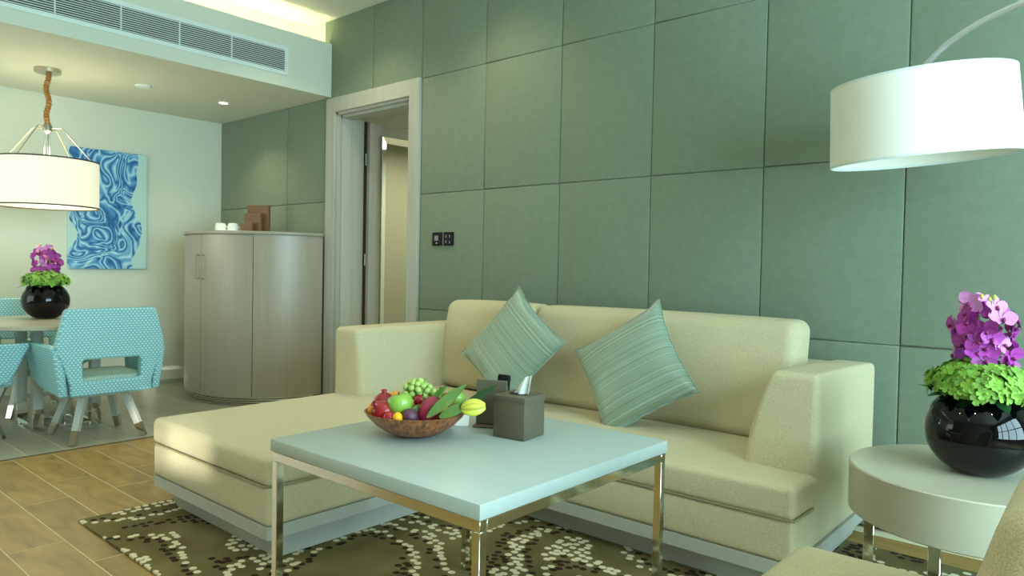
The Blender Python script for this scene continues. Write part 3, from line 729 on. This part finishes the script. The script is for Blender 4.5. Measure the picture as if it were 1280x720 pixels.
# ================================================================== FRUIT BOWL
BC = Vector((-1.6265, -2.059, TZ + .001)); RT = Vector((.7556, .6551, 0)); FW = Vector((-.6551, .7556, 0))
bw = link_mesh('fruit_bowl', lathe([(.001, 0), (.055, 0), (.085, .012), (.120, .038), (.145, .066), (.155, .083), (.151, .0835), (.140, .066), (.114, .042), (.08, .019), (.05, .008), (.001, .008)], 56, cap=False), M_bowl, None, True, 60)
bw.scale = (.985, .985, .86); bw.location = BC; bw.rotation_euler = (math.radians(-1), math.radians(0), 0)
tag(bw, 'round walnut wooden bowl holding fruit on the coffee table', 'bowl')
def fpos(a, b, z): return BC + RT * a + FW * b + Vector((0, 0, z - .013))
def fruit(name, label, m, a, b, z, r, s=(1, 1, 1), rot=(0, 0, 0), bumpy=0.0, prof=None, grp=None, cat=None):
    bm = lathe(prof, 32, cap=False) if prof else ball(r, s=s, sub=4, bumpy=bumpy)
    if prof:
        for v in bm.verts: v.co *= r
    o = link_mesh(name, bm, m, None, True, 180); o.location = fpos(a, b, z); o.rotation_euler = rot
    return tag(o, label, cat or 'fruit', grp or 'fruit in the wooden bowl')
APP = [(.02, -.82), (.25, -.90), (.55, -.84), (.84, -.45), (1.0, .08), (.98, .42), (.8, .74), (.5, .88), (.22, .84), (.06, .70), (.01, .64)]
def stalk(o, z, ln=.014, r=.0018): return link_mesh('stalk', tube([(0, 0, z), (.002, .001, z + ln * .6), (.005, 0, z + ln)], r, 6), M_stalk, o)
a1 = fruit('green_apple', 'shiny green apple at the front centre of the bowl', M_green_apple, -.037, -.045, .108, .039, prof=APP, rot=(.15, -.2, 0)); stalk(a1, .026)
a2 = fruit('green_apple', 'green apple at the back right of the bowl beside the kiwi', M_green_apple, .118, .045, .114, .031, prof=APP, rot=(-.2, .3, 0)); stalk(a2, .02)
POM = [(.02, -.98), (.4, -.92), (.8, -.6), (1, 0), (.86, .52), (.5, .84), (.26, .96), (.2, 1.08), (.3, 1.24), (.24, 1.22), (.12, 1.04), (.01, 1.02)]
fruit('pomegranate', 'dark red pomegranate at the back left of the bowl', M_pom, -.098, .025, .102, .033, prof=POM, rot=(.1, .1, 0))
fruit('pomegranate', 'large red pomegranate at the front left of the bowl', M_pom, -.086, -.046, .088, .037, prof=POM, rot=(.7, -.5, .3))
fruit('orange', 'orange at the left edge of the bowl beneath the pomegranates', M_orange, -.116, -.012, .086, .026)
fruit('tangerine', 'small tangerine behind the front green apple', M_orange, -.066, .045, .115, .020)
fruit('red_plum', 'shiny deep red plum at the front of the bowl left of the kumquat', M_redap, -.064, -.086, .078, .020, s=(1, .9, 1.1), rot=(0, .3, 0))
fruit('kumquat', 'yellow orange kumquat at the front rim of the bowl', M_kumquat, -.036, -.106, .084, .0145, s=(1, 1, 1.15))
fruit('passion_fruit', 'dark purple passion fruit at the front rim beside the kumquat', M_passion, -.002, -.092, .086, .0235, bumpy=.03)
fruit('red_plum', 'small red plum between green apple and grapes', M_redap, .014, .0, .115, .019)
fruit('yellow_plum', 'small yellow orange plum peeking out under the grapes', M_orange, .045, .02, .105, .014)
fruit('kiwi', 'brown fuzzy kiwi beside the back green apple', M_kiwi, .094, .008, .112, .0235, s=(1, 1, 1.25), rot=(.3, .3, 0))
# filler fruit low in the bowl that carries the pile
for a, b, z, lb in ((-.02, .06, .062, 'orange low at the back of the bowl under the grapes'), (.06, .05, .062, 'orange low at the back right of the bowl'), (.0, -.03, .055, 'orange at the bottom of the bowl under the green apple'), (.088, -.02, .080, 'orange tucked beside the dragon fruit at the right')):
    fruit('orange', lb, M_orange, a, b, z, .033 if z < .07 else .024)
# dragon fruit with green scales
df = fruit('dragon_fruit', 'pink dragon fruit with green scales at the front right of the bowl', M_dragon, .052, -.062, .104, .030, s=(1.0, 1.0, 1.45))
zdir = (RT * .75 + Vector((0, 0, .8)) + FW * .1).normalized(); df.rotation_euler = zdir.to_track_quat('Z', 'Y').to_euler()
def leafmesh(L, w, curl=0.2, n=10, fold=.15, thick=.0012):
    bm = bmesh.new(); R_ = []
    for i in range(n + 1):
        u = i / n; ww = w * (math.sin(PI * min(1, u * .96 + .02)) ** .75) * (1 - .25 * u)
        z = curl * L * u * u
        R_.append([bm.verts.new((u * L, s * ww, z + abs(s) * fold * ww)) for s in (-1, -.5, 0, .5, 1)])
    for p_, q_ in zip(R_, R_[1:]):
        for k in range(4): bm.faces.new((p_[k], q_[k], q_[k + 1], p_[k + 1]))
    r2 = bmesh.ops.solidify(bm, geom=bm.faces[:], thickness=thick)
    return bm
for k, (az, zz, tilt, L) in enumerate(((0, -.035, .6, .028), (2.1, -.03, .5, .026), (4.2, -.035, .5, .026), (1.0, .0, .35, .026), (3.1, .005, .3, .026), (5.2, 0, .35, .026), (.3, .034, 1.1, .046), (2.4, .034, 1.1, .042), (4.4, .034, 1.1, .040))):
    bm = leafmesh(L, .009, .25); q = link_mesh('scale', bm, M_banana, df)
    rr_ = .031 * math.sqrt(max(.05, 1 - (zz / .045) ** 2))
    q.matrix_local = Matrix.Translation((rr_ * math.cos(az) * .9, rr_ * math.sin(az) * .9, zz)) @ Matrix.Rotation(az, 4, 'Z') @ Matrix.Rotation(-tilt, 4, 'Y')
# green bananas
for k, (a, b, z, rz, lb) in enumerate(((.062, -.005, .112, .2, 'stubby green banana standing behind the dragon fruit'), (.082, -.012, .108, .55, 'green banana between dragon fruit and kiwi'))):
    pts = [Vector((.012 * math.sin(q * 1.6) - .008, 0, -.03 + .07 * q)) for q in [i / 12 for i in range(13)]]
    rr = [.004 + .011 * math.sin(PI * min(1, max(0, i / 12 * .86 + .1))) ** .7 for i in range(12)] + [.0025]
    o = link_mesh('green_banana', tube(pts, rr, 12), M_banana, None, True, 70); o.location = fpos(a, b, z); o.rotation_euler = (0, rz, .7)
    tag(o, lb, 'fruit', 'fruit in the wooden bowl'); link_mesh('tip', tube([pts[-1], pts[-1] + Vector((.001, 0, .008))], .0025, 6), M_stalk, o)
# grapes
gb = tag(empty('grape_bunch', fpos(.005, .03, .135)), 'bunch of green grapes on top of the fruit pile', 'grapes', 'fruit in the wooden bowl')
gm = bpy.data.meshes.new('grape'); b = ball(.0095, s=(1, 1, 1.12), sub=3); b.to_mesh(gm); b.free(); gm.materials.append(M_grape)
for p_ in gm.polygons: p_.use_smooth = True
pl = []; tries = 0
while len(pl) < 62 and tries < 6000:
    tries += 1
    u = random.uniform(-1, 1); v = random.uniform(-1, 1); w = random.uniform(-1, 1)
    if u * u + v * v + w * w > 1: continue
    q = RT * (u * .048) + FW * (v * .034) + Vector((0, 0, w * .027 + .012 - abs(u) * .012))
    if all((q - o).length > .0150 for o in pl): pl.append(q)
for q in pl: inst('grape', gm, gb, mtx=Matrix.Translation(q) @ Matrix.Rotation(random.uniform(0, 3), 4, 'X'))
link_mesh('stem', tube([(0, 0, -.01), (.01, .01, .02), (.02, .012, .045)], .002, 6), M_stem, gb)
# leaves and star fruit
def placed_leaf(name, label, p0, p1, w, m, curl=.1, roll=0.0, grp='leaves in the fruit bowl'):
    p0, p1 = Vector(p0), Vector(p1); d = p1 - p0; L = d.length; X = d.normalized()
    up = Vector((.49, -.57, .65)); Y = up.cross(X).normalized(); Z = X.cross(Y)
    M_ = Matrix(((X.x, Y.x, Z.x, p0.x), (X.y, Y.y, Z.y, p0.y), (X.z, Y.z, Z.z, p0.z), (0, 0, 0, 1))) @ Matrix.Rotation(roll, 4, 'X')
    o = link_mesh(name, leafmesh(L, w, curl, 14), m, None, True, 80); o.matrix_world = M_
    return tag(o, label, 'leaf', grp)
placed_leaf('broad_leaf', 'broad green leaf lying along the right rim of the bowl', fpos(.050, -.122, .090), fpos(.158, -.085, .182), .019, M_leaf, -.03, .1)
placed_leaf('broad_leaf', 'green leaf folded under the yellow star fruit', fpos(.085, -.112, .088), fpos(.166, -.06, .122), .020, M_leaf, -.06, .0)
placed_leaf('broad_leaf', 'dark green pointed leaf sticking out past the right of the bowl', fpos(.13, -.06, .095), fpos(.246, -.02, .172), .016, M_darkleaf, .0, -.2)
placed_leaf('broad_leaf', 'small green leaf curled between apple and dragon fruit', fpos(-.005, -.07, .098), fpos(.045, -.055, .118), .011, M_leaf, -.25, .2)
bm = bmesh.new(); prof = []
N = 60; rings = []
for i in range(15):
    u = i / 14; rad = .022 * math.sin(PI * (.06 + .88 * u)) ** .6
    rings.append([bm.verts.new((-.034 + .068 * u, rad * (.72 + .38 * abs(math.cos(2.5 * th)) ** 1.5) * math.cos(th), rad * (.72 + .38 * abs(math.cos(2.5 * th)) ** 1.5) * math.sin(th))) for th in [2 * PI * k / N for k in range(N)]])
for p_, q_ in zip(rings, rings[1:]):
    for k in range(N): bm.faces.new((p_[k], p_[(k + 1) % N], q_[(k + 1) % N], q_[k]))
bm.faces.new(list(reversed(rings[0]))); bm.faces.new(rings[-1])
o = link_mesh('star_fruit', bm, M_star, None, True, 60); o.location = fpos(.180, -.075, .112); o.rotation_euler = (.3, -.12, math.radians(42)); o.scale = (1.05, 1.1, 1.1)
tag(o, 'yellow ribbed star fruit resting on leaves at the right of the bowl', 'fruit', 'fruit in the wooden bowl')

# ================================================================== SIDE TABLE
SC = Vector((-.345, -.905, 0)); SR = .352
t = tag(empty('side_table', (SC.x, SC.y, RZ)), 'round pale wood side table on chrome legs beside the sofa', 'table')
link_mesh('tabletop', lathe([(.001, .40 - RZ), (SR - .004, .40 - RZ), (SR, .404 - RZ), (SR, .546 - RZ), (SR - .004, .55 - RZ), (.001, .55 - RZ)], 96), M_sidewood, t, True, 40)
for x, y in ((-.645, -.875), (-.40, -1.165), (-.325, -.63), (-.07, -.93)):
    link_mesh('leg', box(x - SC.x - .016, x - SC.x + .016, y - SC.y - .016, y - SC.y + .016, 0, .40 - RZ, bev=.0015, seg=1), M_chrome, t)

# ================================================================== VASES WITH FLOWERS
def vase(loc, label):
    R_ = .152
    prof = [(.001, 0), (.055, 0), (.062, .002)]
    for i in range(1, 22):
        a = -PI / 2 + .42 + (PI - .42 - .55) * i / 21
        prof.append((R_ * math.cos(a), .128 + .14 * math.sin(a)))
    prof += [(.070, .246), (.074, .235), (.10, .2), (.12, .12), (.09, .04), (.001, .02)]
    o = link_mesh('round_vase', lathe(prof, 64, cap=False), M_vase, None, True, 70); o.location = loc
    return tag(o, label, 'vase')
V1 = Vector((-.338, -.90, .5505)); V2 = Vector((-5.93, -1.80, .7255))
vase(V1, 'round glossy black vase on the side table at the right')
vase(V2, 'round glossy black vase on the dining table')
# floret: four cupped petals
bm = bmesh.new()
for k in range(4):
    M_ = Matrix.Rotation(k * PI / 2, 4, 'Z')
    vs = [bm.verts.new(M_ @ Vector(p_)) for p_ in ((0, 0, 0), (.006, .0065, .001), (.0135, .0075, .0035), (.0175, 0, .0025), (.0135, -.0075, .0035), (.006, -.0065, .001), (.010, 0, .0015))]
    for a, b_ in ((0, 1), (1, 2), (2, 3), (3, 4), (4, 5), (5, 0)): bm.faces.new((vs[a], vs[6], vs[b_])[::-1])
fm = bpy.data.meshes.new('floret'); bm.to_mesh(fm); bm.free(); fm.materials.append(M_hyd)
def hydrangea(base, label, seed, n=240):
    rnd = random.Random(seed)
    c = tag(empty('hydrangea_cluster', base), label, 'flowers', 'green hydrangea clusters')
    link_mesh('leaf_bed', ball(.098, c=(0, 0, .0), s=(1.12, 1.12, .62), sub=3), M_darkleaf, c)
    for i in range(n):
        z = 1 - (i + .5) / n * 1.28; r_ = math.sqrt(max(0, 1 - z * z)); a = i * 2.39996
        d = Vector((r_ * math.cos(a), r_ * math.sin(a), z)); lump = .012 * noise.noise(d * 2.6 + Vector((seed, 0, 0))) + rnd.uniform(-.006, .006)
        p_ = Vector((d.x * (.138 + lump), d.y * (.138 + lump), d.z * (.078 + lump) + .005))
        nrm = (Vector((d.x, d.y, d.z * 1.6)) + Vector((rnd.uniform(-.4, .4), rnd.uniform(-.4, .4), rnd.uniform(-.3, .4)))).normalized()
        q = nrm.to_track_quat('Z', 'Y').to_matrix().to_4x4() @ Matrix.Rotation(rnd.uniform(0, 6), 4, 'Z') @ Matrix.Scale(rnd.uniform(.95, 1.3), 4)
        inst('floret', fm, c, mtx=Matrix.Translation(p_) @ q)
    lm = leafmesh(.075, .022, .05, 8)
    me = bpy.data.meshes.new('leaf'); lm.to_mesh(me); lm.free(); me.materials.append(M_darkleaf)
    for a, tl_ in ((210, .1), (228, -.25), (262, -.5), (300, -.55), (330, -.3), (20, -.1), (100, 0), (160, 0)):
        ar = math.radians(a)
        inst('leaf', me, c, mtx=Matrix.Rotation(ar, 4, 'Z') @ Matrix.Translation((.105, 0, -.012)) @ Matrix.Rotation(-tl_, 4, 'Y'))
    return c
hydrangea(V1 + Vector((0, 0, .262)), 'dome of lime green hydrangea in the vase on the side table', 1)
hydrangea(V2 + Vector((0, 0, .262)), 'dome of lime green hydrangea in the vase on the dining table', 2, 150)
# orchid blossom: three sepals, two broad petals, a lip
def blossom_mesh(pm_):
    bm = bmesh.new()
    def petal(ang, L, w, cup, twist=0):
        b = bmesh.new(); n = 6; R_ = []
        for i in range(n + 1):
            u = i / n; ww = w * math.sin(PI * (.08 + .88 * u)) ** .7; R_.append([b.verts.new((u * L, s * ww, cup * L * u * u + .22 * ww * abs(s))) for s in (-1, 0, 1)])
        for p_, q_ in zip(R_, R_[1:]):
            for k in range(2): b.faces.new((p_[k], q_[k], q_[k + 1], p_[k + 1]))
        for f in b.faces: f.material_index = 0
        merge(bm, b, Matrix.Rotation(ang, 4, 'Z') @ Matrix.Rotation(twist, 4, 'X'))
    for a in (90, 215, 325): petal(math.radians(a), .026, .0085, .15)
    for a in (8, 172): petal(math.radians(a), .031, .0155, .10, .15)
    n0 = len(bm.faces); bm.faces.ensure_lookup_table()
    b = ball(.005, c=(0, -.006, .006), s=(1, 1.5, 1), sub=1); merge(bm, b); bm.faces.ensure_lookup_table()
    for f in bm.faces[n0:]: f.material_index = 1
    me = bpy.data.meshes.new('blossom'); bm.to_mesh(me); bm.free(); me.materials.append(pm_); me.materials.append(M_orchidc)
    for p_ in me.polygons: p_.use_smooth = True
    return me
BL, BP = blossom_mesh(M_orchid), blossom_mesh(M_pink)
def orchids(base, label, seed, dirv, n=40):
    rnd = random.Random(seed)
    c = tag(empty('orchid_spray', base), label, 'flowers', 'magenta orchid sprays')
    stems = []
    for k in range(4):
        a = k * 1.57 + .5; f = Vector((.022 * math.cos(a), .022 * math.sin(a), 0)); g2 = Vector((.045 * math.cos(a), .045 * math.sin(a), .215 if k % 2 else .19))
        pts = [f + (g2 - f) * (i / 8) + Vector((0, 0, 0)) for i in range(9)]; stems.append(pts)
        link_mesh('stem', tube(pts, [.0028] * 8 + [.0015], 6), M_stem, c)
        for q in range(2): link_mesh('bud', ball(.006, c=tuple(pts[-1] + Vector((.006 * (q * 2 - 1), 0, .004 + .006 * q))), s=(1, 1, 1.4), sub=2), M_bud, c)
    for i in range(n):
        v_ = (i + .5) / n; zz = .025 + .185 * v_; a = i * 2.39996 + rnd.uniform(-.4, .4)
        R_ = (.075 + .012 * math.sin(v_ * 9 + seed)) * (1 - .4 * v_ ** 3) + rnd.uniform(-.014, .014)
        d = Vector((math.cos(a), math.sin(a), 0))
        p_ = d * R_ + Vector((0, 0, zz))
        nrm = (d * 1.0 + dirv * .35 + Vector((rnd.uniform(-.6, .6), rnd.uniform(-.6, .6), rnd.uniform(-.4, .6)))).normalized()
        yv = Vector((0, 0, 1)); X_ = yv.cross(nrm).normalized(); Y_ = nrm.cross(X_)
        R3 = Matrix(((X_.x, Y_.x, nrm.x), (X_.y, Y_.y, nrm.y), (X_.z, Y_.z, nrm.z))).to_4x4()
        inst('blossom', BP if (v_ > .88 or i % 9 == 4) else BL, c, mtx=Matrix.Translation(p_) @ R3 @ Matrix.Rotation(rnd.uniform(-.9, .9), 4, 'Z') @ Matrix.Scale(rnd.uniform(.95, 1.35), 4))
    return c
orchids(V1 + Vector((0.002, 0, .315)), 'magenta orchids rising from the vase on the side table', 3, Vector((.0, -1, 0)), 42)
o = orchids(V2 + Vector((0.0, 0, .305)), 'magenta orchids rising from the vase on the dining table', 4, Vector((.6, -.8, 0)), 36)

# ================================================================== ARC LAMP
ax = Vector((-.046, -.083, 1)).normalized(); cb = Vector((-.601, -.496, 1.577)); ctp = cb + ax * .296
AX, AY = 1.15, -.52
t = tag(empty('arc_lamp', (AX, AY, 0)), 'arc floor lamp with large white drum shade above the side table', 'floor lamp')
o4 = Vector((-AX, -AY, 0))
q4 = ax.to_track_quat('Z', 'Y').to_matrix().to_4x4()
def lp(name, bm, m, mtx=None, **k):
    o = link_mesh(name, bm, m, t, True, **k)
    if mtx is not None: o.data.transform(mtx)
    move_mesh(o, o4); return o
MS = Matrix.Translation(cb) @ q4
lp('shade', lathe([(.314, 0), (.3, .296), (.2965, .296), (.3105, 0), (.314, 0)], 96, cap=False), M_shade, MS)
lp('shade_band', lathe([(.3145, 0), (.3140, .008), (.3095, .008), (.3095, 0), (.3145, 0)], 96, cap=False), M_ventw, MS)
lp('shade_band', lathe([(.301, .288), (.3006, .296), (.2960, .296), (.2960, .288), (.301, .288)], 96, cap=False), M_ventw, MS)
lp('spider', tube([(-.297, 0, .285), (.297, 0, .285)], .003, 6), M_nickel, MS)
lp('spider', tube([(0, -.297, .285), (0, .297, .285)], .003, 6), M_nickel, MS)
lp('bulb', ball(.04, c=(0, 0, .19), s=(1, 1, 1.2), sub=3), M_china, MS)
lp('socket', lathe([(.001, .235), (.018, .235), (.018, .30), (.001, .30)], 16), M_nickel, MS)
P4 = [ctp, (-.60, -.519, 1.915), (-.589, -.52, 1.932), (-.523, -.52, 1.992), (-.444, -.52, 2.038), (-.367, -.52, 2.068), (-.28, -.52, 2.092), (-.12, -.52, 2.12), (.1, -.52, 2.13), (.35, -.52, 2.09), (.6, -.52, 1.97), (.82, -.52, 1.76), (1.0, -.52, 1.45), (1.1, -.52, 1.1), (1.145, -.52, .7), (1.15, -.52, .04)]
# smooth the arm
def catmull(P, n=6):
    P = [Vector(p_) for p_ in P]; out = []
    for i in range(len(P) - 1):
        p0, p1, p2, p3 = P[max(i - 1, 0)], P[i], P[i + 1], P[min(i + 2, len(P) - 1)]
        for k in range(n):
            u = k / n; out.append(.5 * ((2 * p1) + (-p0 + p2) * u + (2 * p0 - 5 * p1 + 4 * p2 - p3) * u * u + (-p0 + 3 * p1 - 3 * p2 + p3) * u ** 3))
    return out + [P[-1]]
lp('arm', tube(catmull(P4), .0125, 12), mat('satin_silver_tube', srgb(214, 218, 220), 0.28, 0.9))
lp('base', lathe([(.001, RZ), (.17, RZ), (.17, .04), (.165, .045), (.001, .045)], 48, (AX, AY, 0)), M_nickel)

# ================================================================== ARMCHAIR (bottom right corner)
t = tag(empty('armchair', (-.2, -1.98, RZ)), 'cream armchair with curved back in the lower right corner', 'armchair')
o5 = Vector((.2, 1.98, -RZ))
def ap(name, bm, m, **k):
    o = link_mesh(name, bm, m, t, True, wn=True, **k); move_mesh(o, o5); return o
ap('seat_cushion', soft(-.645, -.10, -2.38, -1.585, .30, .452, r=.045, puff=(.012, .01, .012), n=18), M_sofa)
ap('seat_box', soft(-.60, -.06, -2.36, -1.62, .14, .30, r=.02, n=10), M_sofa)
def cw(p):
    k = max(0, (p.z - .40)); return Vector((p.x + k * .27, p.y, p.z))
ap('backrest', soft(-.238, -.05, -2.39, -1.56, .20, .86, r=.05, puff=(.012, .004, .0), n=18, warp=cw), M_sofa)
for x, y in ((-.56, -1.66), (-.56, -2.32), (-.08, -1.66), (-.08, -2.32)):
    ap('leg', tube([(x, y, .15), (x, y, RZ)], [.02, .014], 12), M_chairleg)

# ================================================================== DINING SET
t = tag(empty('dining_table', (-5.72, -1.79, 0)), 'round pale dining table on a white and chrome base', 'table')
link_mesh('tabletop', lathe([(.001, .695), (.565, .695), (.58, .70), (.58, .721), (.576, .725), (.001, .725)], 80), M_sidewood, t, True, 40)
hb = .175
for sx in (-1, 1):
    for sy in (-1, 1):
        x, y = .05 + sx * hb, -.01 + sy * hb
        link_mesh('post', box(x - .03, x + .03, y - .03, y + .03, .15, .695, bev=.002, seg=1), M_chairleg, t)
        link_mesh('chrome_sleeve', box(x - .032, x + .032, y - .032, y + .032, .001, .152, bev=.002, seg=1), M_chrome, t)
bm = bmesh.new()
for s in (-1, 1):
    addbox(bm, .05 - hb, .05 + hb, -.01 + s * hb - .012, -.01 + s * hb + .012, .002, .022); addbox(bm, .05 + s * hb - .012, .05 + s * hb + .012, -.01 - hb, -.01 + hb, .002, .022)
link_mesh('floor_frame', bm, M_chrome, t, False)
link_mesh('centre_panel', box(.05 - hb + .03, .05 + hb - .03, -.015, -.005, .02, .15), M_mirror, t, False)

def make_chair():
    r = empty('dining_chair')
    # back shell with a slot, seen from behind; local +Y is the front
    bm = bmesh.new(); y0, y1 = -.262, -.205
    half = [(.238, .31), (.24, .38), (.27, .48), (.316, .60), (.318, .63), (.268, .835), (.252, .852)]
    outl = half + [(-x, z) for x, z in reversed(half)]
    hole = [(.17, .40), (.17, .522), (.157, .535), (-.157, .535), (-.17, .522), (-.17, .40)]
    es = []
    for lp_ in (outl, hole):
        vs = [bm.verts.new((x, y0, z)) for x, z in lp_]
        es += [bm.edges.new((vs[i], vs[(i + 1) % len(vs)])) for i in range(len(vs))]
    bmesh.ops.triangle_fill(bm, use_beauty=True, edges=es)
    ex = bmesh.ops.extrude_face_region(bm, geom=bm.faces[:])
    for v in [g_ for g_ in ex['geom'] if isinstance(g_, bmesh.types.BMVert)]: v.co.y = y1
    bmesh.ops.dissolve_limit(bm, angle_limit=.01, verts=bm.verts[:], edges=bm.edges[:])
    bmesh.ops.recalc_face_normals(bm, faces=bm.faces[:])
    bs = link_mesh('back_shell', bm, M_chair, r, True, 35)
    bv_ = bs.modifiers.new('round', 'BEVEL'); bv_.width = .012; bv_.segments = 3; bv_.limit_method = 'ANGLE'; bv_.angle_limit = math.radians(50)
    for s in (-1, 1):
        pr = [(-.245, .31), (-.255, .45), (-.25, .60), (-.20, .625), (.33, .618), (.325, .59), (.235, .375), (.10, .335)]
        b = prism(pr, 0, -.025, .025)
        for v in b.verts:
            v.co.x += s * (.272 + (v.co.z - .31) * .13 + max(0, .1 - (v.co.y + .255)) * -.04)
        am = link_mesh('armrest', b, M_chair, r, True, 35)
        bv_ = am.modifiers.new('round', 'BEVEL'); bv_.width = .014; bv_.segments = 3; bv_.limit_method = 'ANGLE'; bv_.angle_limit = math.radians(50)
    link_mesh('seat', soft(-.262, .262, -.20, .27, .335, .415, r=.03, puff=(0, .004, .012), n=10), M_seat, r)
    b = bmesh.new(); addbox(b, -.14, .14, -.155, -.115, .285, .325); addbox(b, -.14, .14, .115, .155, .285, .325); addbox(b, -.155, -.115, -.14, .14, .285, .325); addbox(b, .115, .155, -.14, .14, .285, .325); addbox(b, -.2, .2, -.2, .2, .322, .35)
    link_mesh('underframe', b, M_chairleg, r, False)
    for sx in (-1, 1):
        for sy in (-1, 1):
            T_, F_ = Vector((sx * .115, sy * .115, .315)), Vector((sx * .21, sy * .21, 0.001)); K = F_ + (T_ - F_) * .27
            lg = link_mesh('leg', tube([T_, K], [.021, .0185], square=True), M_chairleg, r, True, 30)
            link_mesh('foot_cap', tube([K, F_], [.0192, .0175], square=True), M_chrome, lg, True, 30)
    return r
def setp(c, x, y, rz, lb):
    c.location = (x, y, 0); c.rotation_euler = (0, 0, rz); tag(c, lb, 'chair', 'turquoise chairs around the dining table'); return c
c0 = setp(make_chair(), -5.11, -1.74, math.radians(90), 'turquoise dotted dining chair with slotted back turned towards the sofa')
setp(dup(c0), -5.585, -2.41, math.radians(0), 'turquoise dining chair cut off by the left edge of the photo, side on')
setp(dup(c0), -6.27, -1.78, math.radians(-90), 'dining chair on the far side of the table, against the white wall')
